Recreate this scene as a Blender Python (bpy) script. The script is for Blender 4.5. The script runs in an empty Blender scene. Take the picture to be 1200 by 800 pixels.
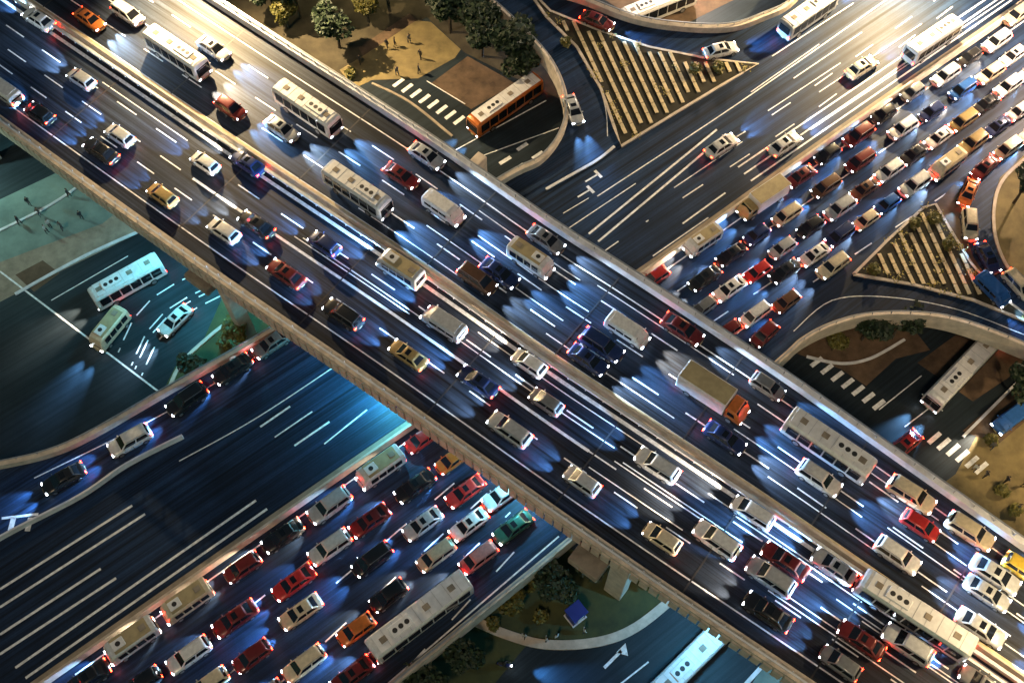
import bpy, bmesh, math, random
from mathutils import Vector, Matrix
from mathutils.geometry import tessellate_polygon
random.seed(7)
R = math.radians
SC = bpy.context.scene
COL = SC.collection

# ------------------------------------------------------------------ camera
TILT = R(27); FPX = 1270.0; DIST = 104.0
Z_GROUND, Z_ROAD, Z_FLY = 0.0, 5.5, 12.5
AIM = Vector((0, 0, Z_FLY))
CAM = AIM + DIST * Vector((0, -math.sin(TILT), math.cos(TILT)))
cam_data = bpy.data.cameras.new('camera'); cam = bpy.data.objects.new('camera', cam_data)
COL.objects.link(cam); cam.location = CAM; cam.rotation_euler = (TILT, 0, 0)
cam_data.sensor_width = 36; cam_data.lens = 36 * FPX / 1200
cam_data.clip_start = 1; cam_data.clip_end = 5000
SC.camera = cam
RM = Matrix.Rotation(TILT, 3, 'X')

def P(px, py, z=0.0):
    d = RM @ Vector(((px - 600) / FPX, (400 - py) / FPX, -1))
    t = (z - CAM.z) / d.z
    return CAM + d * t

# ------------------------------------------------------------------ light
W_ = bpy.data.worlds.new('World'); SC.world = W_; W_.use_nodes = True
nt = W_.node_tree; bgn = nt.nodes['Background']
sky = nt.nodes.new('ShaderNodeTexSky'); sky.sky_type = 'NISHITA'; sky.sun_disc = False
SUN_EL, SUN_AZ = R(58), R(200)      # the moon and the city glow, from the south-south-west
sky.sun_elevation = R(2); sky.sun_rotation = SUN_AZ
tint = nt.nodes.new('ShaderNodeMix'); tint.data_type = 'RGBA'; tint.blend_type = 'MULTIPLY'
tint.inputs[0].default_value = 1.0; tint.inputs[7].default_value = (.16, .70, 1, 1)
nt.links.new(sky.outputs[0], tint.inputs[6]); nt.links.new(tint.outputs[2], bgn.inputs[0])
bgn.inputs[1].default_value = 0.10
sun_d = bpy.data.lights.new('sun', 'SUN'); sun_d.energy = 0.68; sun_d.angle = R(6); sun_d.color = (1, .74, .47)
sun = bpy.data.objects.new('sun', sun_d); COL.objects.link(sun)
sd = Vector((math.sin(SUN_AZ) * math.cos(SUN_EL), math.cos(SUN_AZ) * math.cos(SUN_EL), math.sin(SUN_EL)))
sun.rotation_euler = (-sd).to_track_quat('-Z', 'Y').to_euler()
SC.view_settings.view_transform = 'Standard'; SC.view_settings.look = 'None'
SC.view_settings.exposure = 0.3; SC.view_settings.gamma = 1; SC.view_settings.use_curve_mapping = False
SC.cycles.max_bounces = 4; SC.cycles.diffuse_bounces = 2; SC.cycles.glossy_bounces = 2
SC.cycles.transmission_bounces = 2; SC.cycles.transparent_max_bounces = 4
SC.cycles.use_light_tree = True; SC.cycles.sample_clamp_indirect = 4
try: SC.cycles.use_denoising = True
except Exception: pass

# ------------------------------------------------------------------ materials
def new_mat(name):
    m = bpy.data.materials.new(name); m.use_nodes = True
    return m, m.node_tree, m.node_tree.nodes['Principled BSDF']
def mat(name, col, rough=.7, var=.25, scale=1.2, metal=0, bump=0.0, col2=None):
    m, t, b = new_mat(name)
    b.inputs['Roughness'].default_value = rough; b.inputs['Metallic'].default_value = metal
    if var or col2:
        tc = t.nodes.new('ShaderNodeTexCoord'); n = t.nodes.new('ShaderNodeTexNoise')
        n.inputs['Scale'].default_value = scale; n.inputs['Detail'].default_value = 8; n.inputs['Roughness'].default_value = .65
        r = t.nodes.new('ShaderNodeValToRGB')
        c2 = col2 or tuple(min(1, c * (1 + var)) for c in col); c1 = col if col2 else tuple(c * (1 - var) for c in col)
        r.color_ramp.elements[0].position = .32; r.color_ramp.elements[1].position = .68
        r.color_ramp.elements[0].color = (*c1, 1); r.color_ramp.elements[1].color = (*c2, 1)
        t.links.new(tc.outputs['Object'], n.inputs['Vector']); t.links.new(n.outputs['Fac'], r.inputs[0]); t.links.new(r.outputs[0], b.inputs['Base Color'])
        if bump:
            bp = t.nodes.new('ShaderNodeBump'); bp.inputs['Strength'].default_value = bump; bp.inputs['Distance'].default_value = .05
            t.links.new(n.outputs['Fac'], bp.inputs['Height']); t.links.new(bp.outputs[0], b.inputs['Normal'])
    else:
        b.inputs['Base Color'].default_value = (*col, 1)
    return m
def road_mat(name, col, angle, strength=.5, rough=.55):
    """asphalt with bands along the lanes (tyre polish plus light trails put into the colour), patches and grain"""
    m, t, b = new_mat(name); L = t.links.new
    tc = t.nodes.new('ShaderNodeTexCoord'); mp = t.nodes.new('ShaderNodeMapping'); mp.vector_type = 'POINT'
    rot = t.nodes.new('ShaderNodeVectorRotate'); rot.rotation_type = 'Z_AXIS'; rot.inputs['Angle'].default_value = -angle
    L(tc.outputs['Object'], rot.inputs['Vector']); L(rot.outputs[0], mp.inputs['Vector'])
    mp.inputs['Scale'].default_value = (.022, 2.4, 1)
    n1 = t.nodes.new('ShaderNodeTexNoise'); n1.inputs['Scale'].default_value = 1; n1.inputs['Detail'].default_value = 6; n1.inputs['Roughness'].default_value = .7
    L(mp.outputs[0], n1.inputs['Vector'])
    n2 = t.nodes.new('ShaderNodeTexNoise'); n2.inputs['Scale'].default_value = .12; n2.inputs['Detail'].default_value = 8
    L(tc.outputs['Object'], n2.inputs['Vector'])
    n3 = t.nodes.new('ShaderNodeTexNoise'); n3.inputs['Scale'].default_value = 9; n3.inputs['Detail'].default_value = 4
    L(tc.outputs['Object'], n3.inputs['Vector'])
    r1 = t.nodes.new('ShaderNodeMapRange'); r1.inputs[1].default_value = .35; r1.inputs[2].default_value = .68
    r1.inputs[3].default_value = 1 - strength; r1.inputs[4].default_value = 1 + strength; L(n1.outputs['Fac'], r1.inputs[0])  # strong streaks in the colour imitate light trails as well as tyre wear
    r2 = t.nodes.new('ShaderNodeMapRange'); r2.inputs[1].default_value = .35; r2.inputs[2].default_value = .65
    r2.inputs[3].default_value = .6; r2.inputs[4].default_value = 1.35; L(n2.outputs['Fac'], r2.inputs[0])
    r3 = t.nodes.new('ShaderNodeMapRange'); r3.inputs[1].default_value = .3; r3.inputs[2].default_value = .7
    r3.inputs[3].default_value = .85; r3.inputs[4].default_value = 1.15; L(n3.outputs['Fac'], r3.inputs[0])
    m1 = t.nodes.new('ShaderNodeMath'); m1.operation = 'MULTIPLY'; L(r1.outputs[0], m1.inputs[0]); L(r2.outputs[0], m1.inputs[1])
    m2 = t.nodes.new('ShaderNodeMath'); m2.operation = 'MULTIPLY'; L(m1.outputs[0], m2.inputs[0]); L(r3.outputs[0], m2.inputs[1])
    vm = t.nodes.new('ShaderNodeVectorMath'); vm.operation = 'SCALE'; vm.inputs[0].default_value = col; L(m2.outputs[0], vm.inputs['Scale'])
    L(vm.outputs[0], b.inputs['Base Color'])
    rr = t.nodes.new('ShaderNodeMapRange'); rr.inputs[3].default_value = rough + .15; rr.inputs[4].default_value = rough - .2; L(n1.outputs['Fac'], rr.inputs[0]); L(rr.outputs[0], b.inputs['Roughness'])
    b.inputs['Specular IOR Level'].default_value = .22
    bp = t.nodes.new('ShaderNodeBump'); bp.inputs['Strength'].default_value = .25; bp.inputs['Distance'].default_value = .02
    L(n3.outputs['Fac'], bp.inputs['Height']); L(bp.outputs[0], b.inputs['Normal'])
    return m
def emit(name, col, s, base=(.8, .8, .8)):
    m, t, b = new_mat(name)
    b.inputs['Base Color'].default_value = (*base, 1)
    b.inputs['Emission Color'].default_value = (*col, 1); b.inputs['Emission Strength'].default_value = s
    try: m.cycles.emission_sampling = 'AUTO' if name == 'tail_lamp_lens' else 'NONE'
    except Exception: pass
    return m
def paint_mat():
    m, t, b = new_mat('car_paint'); oi = t.nodes.new('ShaderNodeObjectInfo')
    tc = t.nodes.new('ShaderNodeTexCoord'); n = t.nodes.new('ShaderNodeTexNoise'); n.inputs['Scale'].default_value = 3; n.inputs['Detail'].default_value = 5
    t.links.new(tc.outputs['Object'], n.inputs['Vector'])
    mr = t.nodes.new('ShaderNodeMapRange'); mr.inputs[1].default_value = .3; mr.inputs[2].default_value = .7; mr.inputs[3].default_value = .8; mr.inputs[4].default_value = 1.05
    t.links.new(n.outputs['Fac'], mr.inputs[0])
    vm = t.nodes.new('ShaderNodeVectorMath'); vm.operation = 'SCALE'; t.links.new(oi.outputs['Color'], vm.inputs[0]); t.links.new(mr.outputs[0], vm.inputs['Scale'])
    t.links.new(vm.outputs[0], b.inputs['Base Color'])
    b.inputs['Roughness'].default_value = .32; b.inputs['Metallic'].default_value = .15
    b.inputs['Coat Weight'].default_value = .5; b.inputs['Coat Roughness'].default_value = .08
    return m

dF = (P(900, 590, Z_FLY) - P(200, 110, Z_FLY)); ANG_F = math.atan2(dF.y, dF.x)
dE = (P(1167, 50, Z_ROAD) - P(155, 753, Z_ROAD)); ANG_E = math.atan2(dE.y, dE.x)
M = dict(
    fly=road_mat('flyover_asphalt', (.017, .025, .042), ANG_F, .95),
    exp=road_mat('expressway_asphalt', (.012, .027, .062), ANG_E, .75),
    street=road_mat('street_asphalt', (.017, .026, .034), ANG_E, .35),
    paint=mat('road_paint_and_trails', (.72, .74, .75), .6, .3, 2.5),  # white of the real markings and of the painted light trails
    wornpaint=mat('worn_road_paint', (.34, .35, .35), .7, .5, 1.4),
    concrete=mat('concrete', (.52, .45, .37), .85, .25, .9, bump=.2),
    coping=mat('pale_concrete', (.60, .62, .66), .8, .2, .8),
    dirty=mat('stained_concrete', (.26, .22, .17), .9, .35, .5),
    soil=mat('soil', (.05, .042, .026), .95, .5, .35),
    grassm=mat('grass_ground', (.03, .042, .02), .95, .5, .4, col2=(.075, .085, .03)),
    sand=mat('ochre_paving', (.25, .195, .085), .9, .3, .5, col2=(.12, .095, .045)),
    brown=mat('brown_paving', (.10, .065, .04), .9, .45, .6),
    tealp=mat('pale_paving', (.10, .15, .14), .85, .3, .25, col2=(.2, .29, .26)),
    island=mat('island_soil', (.02, .018, .01), .95, .5, .8),
    strip=mat('paving_strip', (.58, .47, .28), .85, .25, 1.2),
    glass=mat('dark_glass', (.012, .014, .018), .08, 0),
    rubber=mat('tyre_rubber', (.015, .015, .015), .85, 0),
    alloy=mat('wheel_alloy', (.35, .36, .38), .35, 0, metal=.7),
    dark=mat('black_plastic', (.02, .02, .022), .6, 0),
    steel=mat('galvanised_steel', (.38, .40, .42), .45, .2, 2, metal=.6),
    head=emit('headlamp_lens', (.82, .92, 1), 28), tail=emit('tail_lamp_lens', (1, .018, .005), 75, (.4, .02, .02)),
    lamp=emit('street_lamp_lens', (1, .72, .4), 25),
    tan=mat('tan_roof_panel', (.38, .31, .17), .7, .2, .8),
    whitep=mat('white_panel', (.72, .72, .72), .5, .15, .8),
    bark=mat('bark', (.06, .045, .03), .9, .3, 3), plate=mat('number_plate', (.55, .5, .25), .5, 0),
    amber=emit('amber_lamp', (1, .35, .03), 6, (.5, .2, .02)), bluep=mat('blue_panel', (.03, .05, .28), .4, .15),
    skin=mat('skin', (.25, .15, .1), .7, 0), signblue=mat('blue_sign_panel', (.02, .03, .5), .4, .1),
)
M['carpaint'] = paint_mat()
def leaf_mat(name, a, b_):
    m, t, b = new_mat(name); oi = t.nodes.new('ShaderNodeNewGeometry'); r = t.nodes.new('ShaderNodeValToRGB')
    r.color_ramp.elements[0].color = (*a, 1); r.color_ramp.elements[1].color = (*b_, 1)
    t.links.new(oi.outputs['Random Per Island'], r.inputs[0]); t.links.new(r.outputs[0], b.inputs['Base Color']); b.inputs['Roughness'].default_value = .6
    return m
M['leaf_dark'] = leaf_mat('dark_leaves', (.008, .02, .01), (.03, .055, .02))
M['leaf_olive'] = leaf_mat('olive_leaves', (.05, .055, .01), (.17, .15, .03))
M['leaf_yellow'] = leaf_mat('yellow_leaves', (.12, .1, .01), (.34, .27, .03))

# ------------------------------------------------------------------ helpers
def tag(o, label=None, cat=None, group=None, kind=None):
    if label: o['label'] = label
    if cat: o['category'] = cat
    if group: o['group'] = group
    if kind: o['kind'] = kind
    return o
def empty(name, loc=(0, 0, 0), rz=0):
    o = bpy.data.objects.new(name, None); COL.objects.link(o); o.location = loc; o.rotation_euler = (0, 0, rz)
    o.empty_display_size = .3
    return o
def link(name, bm, m, parent=None, smooth=False, loc=None):
    me = bpy.data.meshes.new(name); bmesh.ops.recalc_face_normals(bm, faces=bm.faces[:]) if len(bm.faces) else None
    bm.to_mesh(me); bm.free()
    if m is not None: me.materials.append(m)
    if smooth:
        for p in me.polygons: p.use_smooth = True
    o = bpy.data.objects.new(name, me); COL.objects.link(o)
    if parent: o.parent = parent
    if loc is not None: o.location = loc
    return o
def box(bm, c, s, rz=0, mtx=None):
    m = Matrix.Translation(c) @ Matrix.Rotation(rz, 4, 'Z') @ Matrix.Diagonal((*s, 1))
    if mtx is not None: m = mtx @ m
    return bmesh.ops.create_cube(bm, size=1, matrix=m)['verts']
def bevel(bm, w, seg=2, angle=.5):
    es = [e for e in bm.edges if len(e.link_faces) == 2 and e.calc_face_angle(0) > angle]
    bmesh.ops.bevel(bm, geom=es, offset=w, segments=seg, affect='EDGES', profile=.6)
def cyl(bm, c, r, d, axis='Z', seg=12, r2=None):
    rot = {'Z': Matrix.Identity(4), 'Y': Matrix.Rotation(R(90), 4, 'X'), 'X': Matrix.Rotation(R(90), 4, 'Y')}[axis]
    bmesh.ops.create_cone(bm, cap_ends=True, segments=seg, radius1=r, radius2=r if r2 is None else r2, depth=d, matrix=Matrix.Translation(c) @ rot)
def pole(bm, a, b, r1, r2, seg=8):
    a, b = Vector(a), Vector(b); d = b - a
    q = d.to_track_quat('Z', 'Y').to_matrix().to_4x4()
    bmesh.ops.create_cone(bm, cap_ends=True, segments=seg, radius1=r1, radius2=r2, depth=d.length, matrix=Matrix.Translation((a + b) / 2) @ q)
def smooth_poly(pts, n=6):
    """Catmull-Rom through 2-D/3-D points"""
    pts = [Vector(p) for p in pts]; out = []
    for i in range(len(pts) - 1):
        p0 = pts[max(0, i - 1)]; p1 = pts[i]; p2 = pts[i + 1]; p3 = pts[min(len(pts) - 1, i + 2)]
        for k in range(n):
            t = k / n
            out.append(.5 * ((2 * p1) + (p2 - p0) * t + (2 * p0 - 5 * p1 + 4 * p2 - p3) * t * t + (3 * p1 - p0 - 3 * p2 + p3) * t ** 3))
    out.append(pts[-1]); return out
def line(pix, z, n=6):
    return [Vector(p) for p in smooth_poly([P(x, y, z) for x, y in pix], n)] if len(pix) > 2 else [P(x, y, z) for x, y in pix]
def sheet(name, pix, z, m, thick=0, world=False):
    pts = [Vector(p) for p in pix] if world else [P(x, y, z) for x, y in pix]
    bm = bmesh.new(); vs = [bm.verts.new((p.x, p.y, z)) for p in pts]
    for tri in tessellate_polygon([[Vector((p.x, p.y, 0)) for p in pts]]):
        try: bm.faces.new([vs[i] for i in tri])
        except ValueError: pass
    for f in bm.faces:
        f.normal_update()
        if f.normal.z < 0: f.normal_flip()
    if thick:
        vb = [bm.verts.new((p.x, p.y, z - thick)) for p in pts]; n = len(pts)
        for f in list(bm.faces): bm.faces.new([vb[vs.index(v)] for v in reversed(f.verts)])
        for i in range(n): bm.faces.new([vs[i], vb[i], vb[(i + 1) % n], vs[(i + 1) % n]])
        return link(name, bm, m)
    me = bpy.data.meshes.new(name); bm.to_mesh(me); bm.free(); me.materials.append(m)
    o = bpy.data.objects.new(name, me); COL.objects.link(o); return o
def normals2(pts):
    out = []
    for i in range(len(pts)):
        d = pts[min(i + 1, len(pts) - 1)] - pts[max(i - 1, 0)]; d.z = 0; d.normalize(); out.append(Vector((-d.y, d.x, 0)))
    return out
def ribbon(bm, pts, w, z, dash=None, off=0.0):
    """flat painted line along pts; dash = (on, gap) in metres"""
    pts = [Vector((p.x, p.y, z)) for p in pts]
    if off: pts = [p + n * off for p, n in zip(pts, normals2(pts))]
    if dash is None:
        ns = normals2(pts); L = [bm.verts.new(p + n * w / 2) for p, n in zip(pts, ns)]; Rr = [bm.verts.new(p - n * w / 2) for p, n in zip(pts, ns)]
        for i in range(len(pts) - 1):
            f = bm.faces.new([Rr[i], Rr[i + 1], L[i + 1], L[i]])
        return
    s = 0; segs = []; on, gap = dash; per = on + gap
    cum = [0]
    for i in range(len(pts) - 1): cum.append(cum[-1] + (pts[i + 1] - pts[i]).length)
    def at(d):
        for i in range(len(pts) - 1):
            if d <= cum[i + 1] or i == len(pts) - 2:
                return pts[i].lerp(pts[i + 1], (d - cum[i]) / max(1e-6, cum[i + 1] - cum[i]))
    d = 0
    while d < cum[-1]:
        ribbon(bm, [at(d), at(min(d + on, cum[-1]))], w, z); d += per
def flatlink(name, bm, m, parent=None):
    me = bpy.data.meshes.new(name)
    for f in bm.faces:
        f.normal_update()
        if f.normal.z < 0: f.normal_flip()
    bm.to_mesh(me); bm.free(); me.materials.append(m)
    o = bpy.data.objects.new(name, me); COL.objects.link(o)
    if parent: o.parent = parent
    return o
def extrude_profile(bm, pts, prof):
    """prof: closed list of (lateral, z) swept along pts (left normal positive)"""
    ns = normals2(pts); rings = []
    for p, n in zip(pts, ns): rings.append([bm.verts.new(Vector((p.x, p.y, 0)) + n * a + Vector((0, 0, z))) for a, z in prof])
    k = len(prof)
    for i in range(len(rings) - 1):
        for j in range(k): bm.faces.new([rings[i][j], rings[i + 1][j], rings[i + 1][(j + 1) % k], rings[i][(j + 1) % k]])
    bm.faces.new(rings[0]); bm.faces.new(list(reversed(rings[-1])))
def resample(pts, step):
    out = [pts[0].copy()]; acc = 0
    for i in range(len(pts) - 1):
        a, b = pts[i], pts[i + 1]; L = (b - a).length; d = step - acc
        while d <= L: out.append(a.lerp(b, d / L)); d += step
        acc = L - (d - step)
    return out

# ------------------------------------------------------------------ ground and streets
bm = bmesh.new(); bmesh.ops.create_grid(bm, x_segments=1, y_segments=1, size=1500)
tag(flatlink('ground', bm, M['street']), kind='structure').location.z = 0
def st(name, pix, m, lvl=1, z=0.0): return tag(sheet(name, pix, z + .004 * lvl, M[m]), kind='structure')
# north corner below the flyover
st('soil', [(150, -120), (560, -60), (660, 60), (700, 130), (640, 110), (545, 62), (500, 20), (425, 65), (380, 110), (330, 70)], 'soil')
st('plaza', [(398, 82), (425, 66), (488, 24), (505, 26), (540, 58), (533, 68), (490, 92), (436, 94), (415, 104)], 'sand', 2)
st('pavement', [(505, 98), (548, 66), (604, 98), (552, 128)], 'brown', 2)
st('path', [(425, 66), (420, 56), (480, 16), (488, 24)], 'brown', 3)
# south-west plaza
st('plaza', [(-60, 262), (80, 196), (150, 238), (120, 262), (40, 292), (-60, 330)], 'tealp', 2)
st('pavement', [(-60, 330), (40, 292), (120, 262), (150, 238), (185, 262), (30, 338), (-60, 385)], 'dirty', 1)
st('pavement', [(18, 322), (50, 305), (70, 320), (40, 342)], 'brown', 3)
st('grass_verge', [(175, 490), (205, 430), (240, 395), (262, 345), (330, 330), (380, 380), (300, 460)], 'grassm', 2)
# south side below the flyover
st('grass_verge', [(440, 860), (480, 780), (560, 710), (660, 640), (770, 680), (792, 700), (745, 740), (690, 758), (620, 752), (580, 800), (560, 860)], 'grassm', 1)
st('pavement', [(870, 820), (905, 760), (1000, 830), (1000, 900), (860, 900)], 'tealp', 2)
# east corner
st('pavement', [(928, 412), (960, 380), (1060, 372), (1090, 410), (1050, 420), (1015, 452), (985, 432), (950, 420)], 'brown', 2)
st('plaza', [(1150, 500), (1210, 455), (1330, 400), (1330, 760), (1240, 680), (1100, 570), (1120, 555)], 'sand', 1)
st('pavement', [(1128, 505), (1185, 455), (1230, 470), (1170, 520)], 'brown', 3)
st('pavement', [(1075, 425), (1130, 385), (1230, 410), (1140, 470)], 'brown', 2)
bm = bmesh.new()
for a, b, c, d, n, l in (((467, 97), (538, 141), (12, -9), 0, 8, 1), ((957, 424), (1030, 474), (13, -10), 0, 7, 1), ((1095, 513), (1150, 548), (14, -12), 0, 6, 1), ((592, 188), (622, 205), (13, -8), 0, 3, 1), ((612, 172), (648, 192), (12, -8), 0, 3, 1)):
    for i in range(n):
        t = i / (n - 1); x = a[0] + (b[0] - a[0]) * t; y = a[1] + (b[1] - a[1]) * t
        ribbon(bm, [P(x - c[0] / 2, y - c[1] / 2, 0), P(x + c[0] / 2, y + c[1] / 2, 0)], .48, .012)
for seg, w in ((((0, 318), (185, 458)), .2), (((530, 178), (640, 118)), .15), (((545, 190), (655, 150)), .12), (((400, 98), (440, 120)), .15), (((500, 95), (545, 122)), .12), (((1030, 480), (1080, 440)), .12), (((1060, 500), (1110, 462)), .12), (((690, 830), (760, 775)), .15), (((150, 300), (60, 352)), .12)):
    ribbon(bm, [P(*seg[0], 0), P(*seg[1], 0)], w, .012)
# light trails of turning cars, painted as dashed curves at the junction
for off in (0, 22, 34, 78):
    pts = [P(x - off * .35, y - off * .35, 0) for x, y in ((262, 345), (215, 370), (185, 400), (166, 440))]
    ribbon(bm, smooth_poly(pts, 6), .16, .012, (2.2, 1))
# lane arrow south of the flyover
ribbon(bm, [P(708, 782, 0), P(728, 762, 0)], .3, .012)
bmesh.ops.triangle_fill
a0, a1, a2 = P(722, 764, 0), P(736, 768, 0), P(733, 753, 0)
f = bm.faces.new([bm.verts.new((p.x, p.y, .012)) for p in (a0, a1, a2)])
tag(flatlink('street_markings_and_light_trails', bm, M['paint']), kind='structure')

def kerb(name, pix, z, m, w=.3, h=.14, label=None, parent=None, n=6):
    bm = bmesh.new(); extrude_profile(bm, line(pix, z, n), [(-w / 2, z - .02), (-w / 2, z + h), (w / 2, z + h), (w / 2, z - .02)])
    o = link(name, bm, m); tag(o, kind='structure'); return o
kerb('kerb', [(18, 345), (100, 300), (185, 262)], 0, M['coping'], .35)
kerb('kerb', [(540, 720), (590, 742), (640, 755), (700, 752), (745, 735), (792, 698)], 0, M['concrete'], .9, .2)
kerb('kerb', [(1128, 512), (1160, 480), (1200, 440), (1240, 400)], 0, M['coping'], .3)
kerb('kerb', [(866, 810), (905, 768), (930, 750)], 0, M['coping'], .4)
kerb('kerb', [(945, 418), (985, 426), (1020, 420), (1060, 398)], 0, M['coping'], .3)
kerb('kerb', [(190, 480), (210, 430), (245, 395), (275, 372)], 0, M['concrete'], .4)
kerb('kerb', [(436, 98), (480, 120), (530, 160)], 0, M['dirty'], .3)
kerb('kerb', [(-20, 280), (60, 240), (110, 205)], 0, M['coping'], .3)

# ------------------------------------------------------------------ expressway viaduct (middle level)
NW_EDGE = [(-150, 575), (0, 546), (60, 532), (110, 510), (200, 458), (330, 383), (460, 296), (590, 212), (635, 188), (660, 150), (660, 112), (640, 70), (600, 28), (566, -5), (530, -60)]
N_EDGE = [(600, -60), (640, -14), (690, 6), (740, 25), (790, 34), (850, 36), (890, 24), (930, 2), (975, -60)]
SE_EDGE = [(1500, 560), (1300, 455), (1200, 410), (1130, 383), (1080, 373), (1020, 373), (975, 384), (940, 402), (913, 426), (790, 532), (660, 642), (530, 748), (440, 822), (380, 875)]
def sm2(pix, n=5): return [(v.x, v.y) for v in smooth_poly([Vector((x, y, 0)) for x, y in pix], n)]
outline = sm2(NW_EDGE) + sm2(N_EDGE) + [(1500, -60)] + sm2(SE_EDGE) + [(-150, 875)]
viaduct = empty('viaduct', P(600, 400, 0))
tag(viaduct, 'concrete expressway viaduct with tan parapets passing beneath the diagonal flyover', 'viaduct')
def child(o, par):
    o.parent = par; o.matrix_parent_inverse = Matrix.Translation(par.location).inverted(); return o
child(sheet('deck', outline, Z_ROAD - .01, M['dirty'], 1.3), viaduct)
tag(sheet('expressway_road', outline, Z_ROAD, M['exp']), kind='structure')
for pix in (NW_EDGE, N_EDGE, SE_EDGE):
    pts = line(pix, Z_ROAD, 6); bm = bmesh.new()
    s = -1
    extrude_profile(bm, pts, [(.35 * s, Z_ROAD - 1.5), (.35 * s, Z_ROAD + .85), (-.15 * s, Z_ROAD + .95), (-.15 * s, Z_ROAD - 1.5)])
    p_ = child(link('parapet', bm, M['concrete']), viaduct)
    bm = bmesh.new()
    for i, q in enumerate(resample(pts, 2.0)):
        box(bm, (q.x, q.y, Z_ROAD + 1.1), (.08, .08, .4), ANG_E)
    extrude_profile(bm, pts, [(.02, Z_ROAD + 1.28), (.02, Z_ROAD + 1.36), (-.1, Z_ROAD + 1.36), (-.1, Z_ROAD + 1.28)])
    child(link('handrail', bm, M['steel']), viaduct)
# median
MED = [(-60, 880), (60, 795), (270, 648), (480, 502), (620, 408), (760, 317), (980, 160), (1190, 14), (1290, -60)]
mp_ = line(MED, Z_ROAD, 4); bm = bmesh.new()
extrude_profile(bm, mp_, [(-.28, Z_ROAD), (-.12, Z_ROAD + .8), (.12, Z_ROAD + .8), (.28, Z_ROAD)])
child(link('median_barrier', bm, M['concrete']), viaduct)
bm = bmesh.new(); extrude_profile(bm, [p + n * .55 for p, n in zip(mp_, normals2(mp_))], [(-.25, Z_ROAD), (-.25, Z_ROAD + .14), (.25, Z_ROAD + .14), (.25, Z_ROAD)])
child(link('median_kerb', bm, M['dirty']), viaduct)
# viaduct piers
for x, y in ((520, 640), (860, 380), (300, 470), (1010, 330), (640, 250), (150, 560), (1150, 350), (420, 760)):
    q = P(x, y, Z_ROAD); bm = bmesh.new(); cyl(bm, (q.x, q.y, (Z_ROAD - 1.3) / 2), .7, Z_ROAD - 1.3, seg=16)
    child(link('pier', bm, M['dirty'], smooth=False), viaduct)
# separator between ramp and carriageway
bm = bmesh.new()
extrude_profile(bm, line([(-60, 668), (8, 627), (95, 582), (150, 545), (215, 512)], Z_ROAD), [(-.2, Z_ROAD), (-.1, Z_ROAD + .6), (.1, Z_ROAD + .6), (.2, Z_ROAD)])
child(link('ramp_divider', bm, M['coping']), viaduct)

# gore islands with pale paving strips and shrubs
def island(pix, seg_dir, n, name='traffic_island'):
    tag(sheet(name, pix, Z_ROAD + .15, M['island'], .16), kind='structure')
    pts = [Vector((x, y, 0)) for x, y in pix]; pts.append(pts[0])
    b2 = bmesh.new(); wp = [P(p.x, p.y, Z_ROAD) for p in pts]
    extrude_profile(b2, wp, [(-.15, Z_ROAD), (-.15, Z_ROAD + .2), (.15, Z_ROAD + .2), (.15, Z_ROAD)])
    tag(link('kerb', b2, M['concrete']), kind='structure')
def inside(x, y, poly):
    c = False; j = len(poly) - 1
    for i in range(len(poly)):
        if (poly[i][1] > y) != (poly[j][1] > y) and x < (poly[j][0] - poly[i][0]) * (y - poly[i][1]) / (poly[j][1] - poly[i][1]) + poly[i][0]: c = not c
        j = i
    return c
ISL1 = [(612, -20), (645, 14), (700, 36), (760, 56), (830, 70), (888, 76), (850, 98), (790, 134), (728, 172), (720, 150), (704, 104), (676, 56), (640, 20)]
ISL2 = [(1000, 322), (1040, 282), (1082, 244), (1096, 240), (1112, 268), (1138, 310), (1170, 346), (1200, 368), (1215, 382), (1140, 352), (1070, 334)]
for poly in (ISL1, ISL2):
    island(poly, None, 0)
    bm = bmesh.new(); xs = [p[0] for p in poly]; ys = [p[1] for p in poly]
    row = 0; y = min(ys) + 4
    while y < max(ys):
        x = min(xs) - 20 + (row * 5.6) % 12
        while x < max(xs):
            if all(inside(x + dx, y + dy, poly) for dx, dy in ((-4, -6), (4, 6), (4, -2), (-3, 3))):
                a = P(x - 2.6, y - 5.6, Z_ROAD); b = P(x + 2.6, y + 5.6, Z_ROAD); d = b - a
                box(bm, ((a.x + b.x) / 2, (a.y + b.y) / 2, Z_ROAD + .21), (d.length, .4, .12), math.atan2(d.y, d.x))
            x += 12
        y += 12; row += 1
    tag(link('paving_strips', bm, M['strip']), kind='structure')
    bm = bmesh.new()
    for _ in range(190):
        x, y = random.uniform(min(xs), max(xs)), random.uniform(min(ys), max(ys))
        if not inside(x, y, poly): continue
        if random.random() < .8 and inside(x - 9, y, poly) and inside(x + 9, y, poly): continue
        q = P(x, y, Z_ROAD)
        for k in range(14):
            v = Vector((q.x + random.gauss(0, .3), q.y + random.gauss(0, .3), Z_ROAD + .2 + random.random() * .4)); r = .12
            a = Vector((random.uniform(-1, 1), random.uniform(-1, 1), random.uniform(-.4, .4))).normalized() * r; b = a.cross(Vector((random.uniform(-.5, .5), .2, 1))).normalized() * r * .7
            bm.faces.new([bm.verts.new(v + c) for c in (a, b, -a, -b)])
    me = bpy.data.meshes.new('ground_cover'); bm.to_mesh(me); bm.free(); me.materials.append(M['leaf_yellow'])
    o = bpy.data.objects.new('ground_cover', me); COL.objects.link(o)
    tag(o, 'yellow green ground cover between pale strips on the ' + ('long' if poly is ISL1 else 'small') + ' traffic island', 'plants', kind='stuff')
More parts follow.
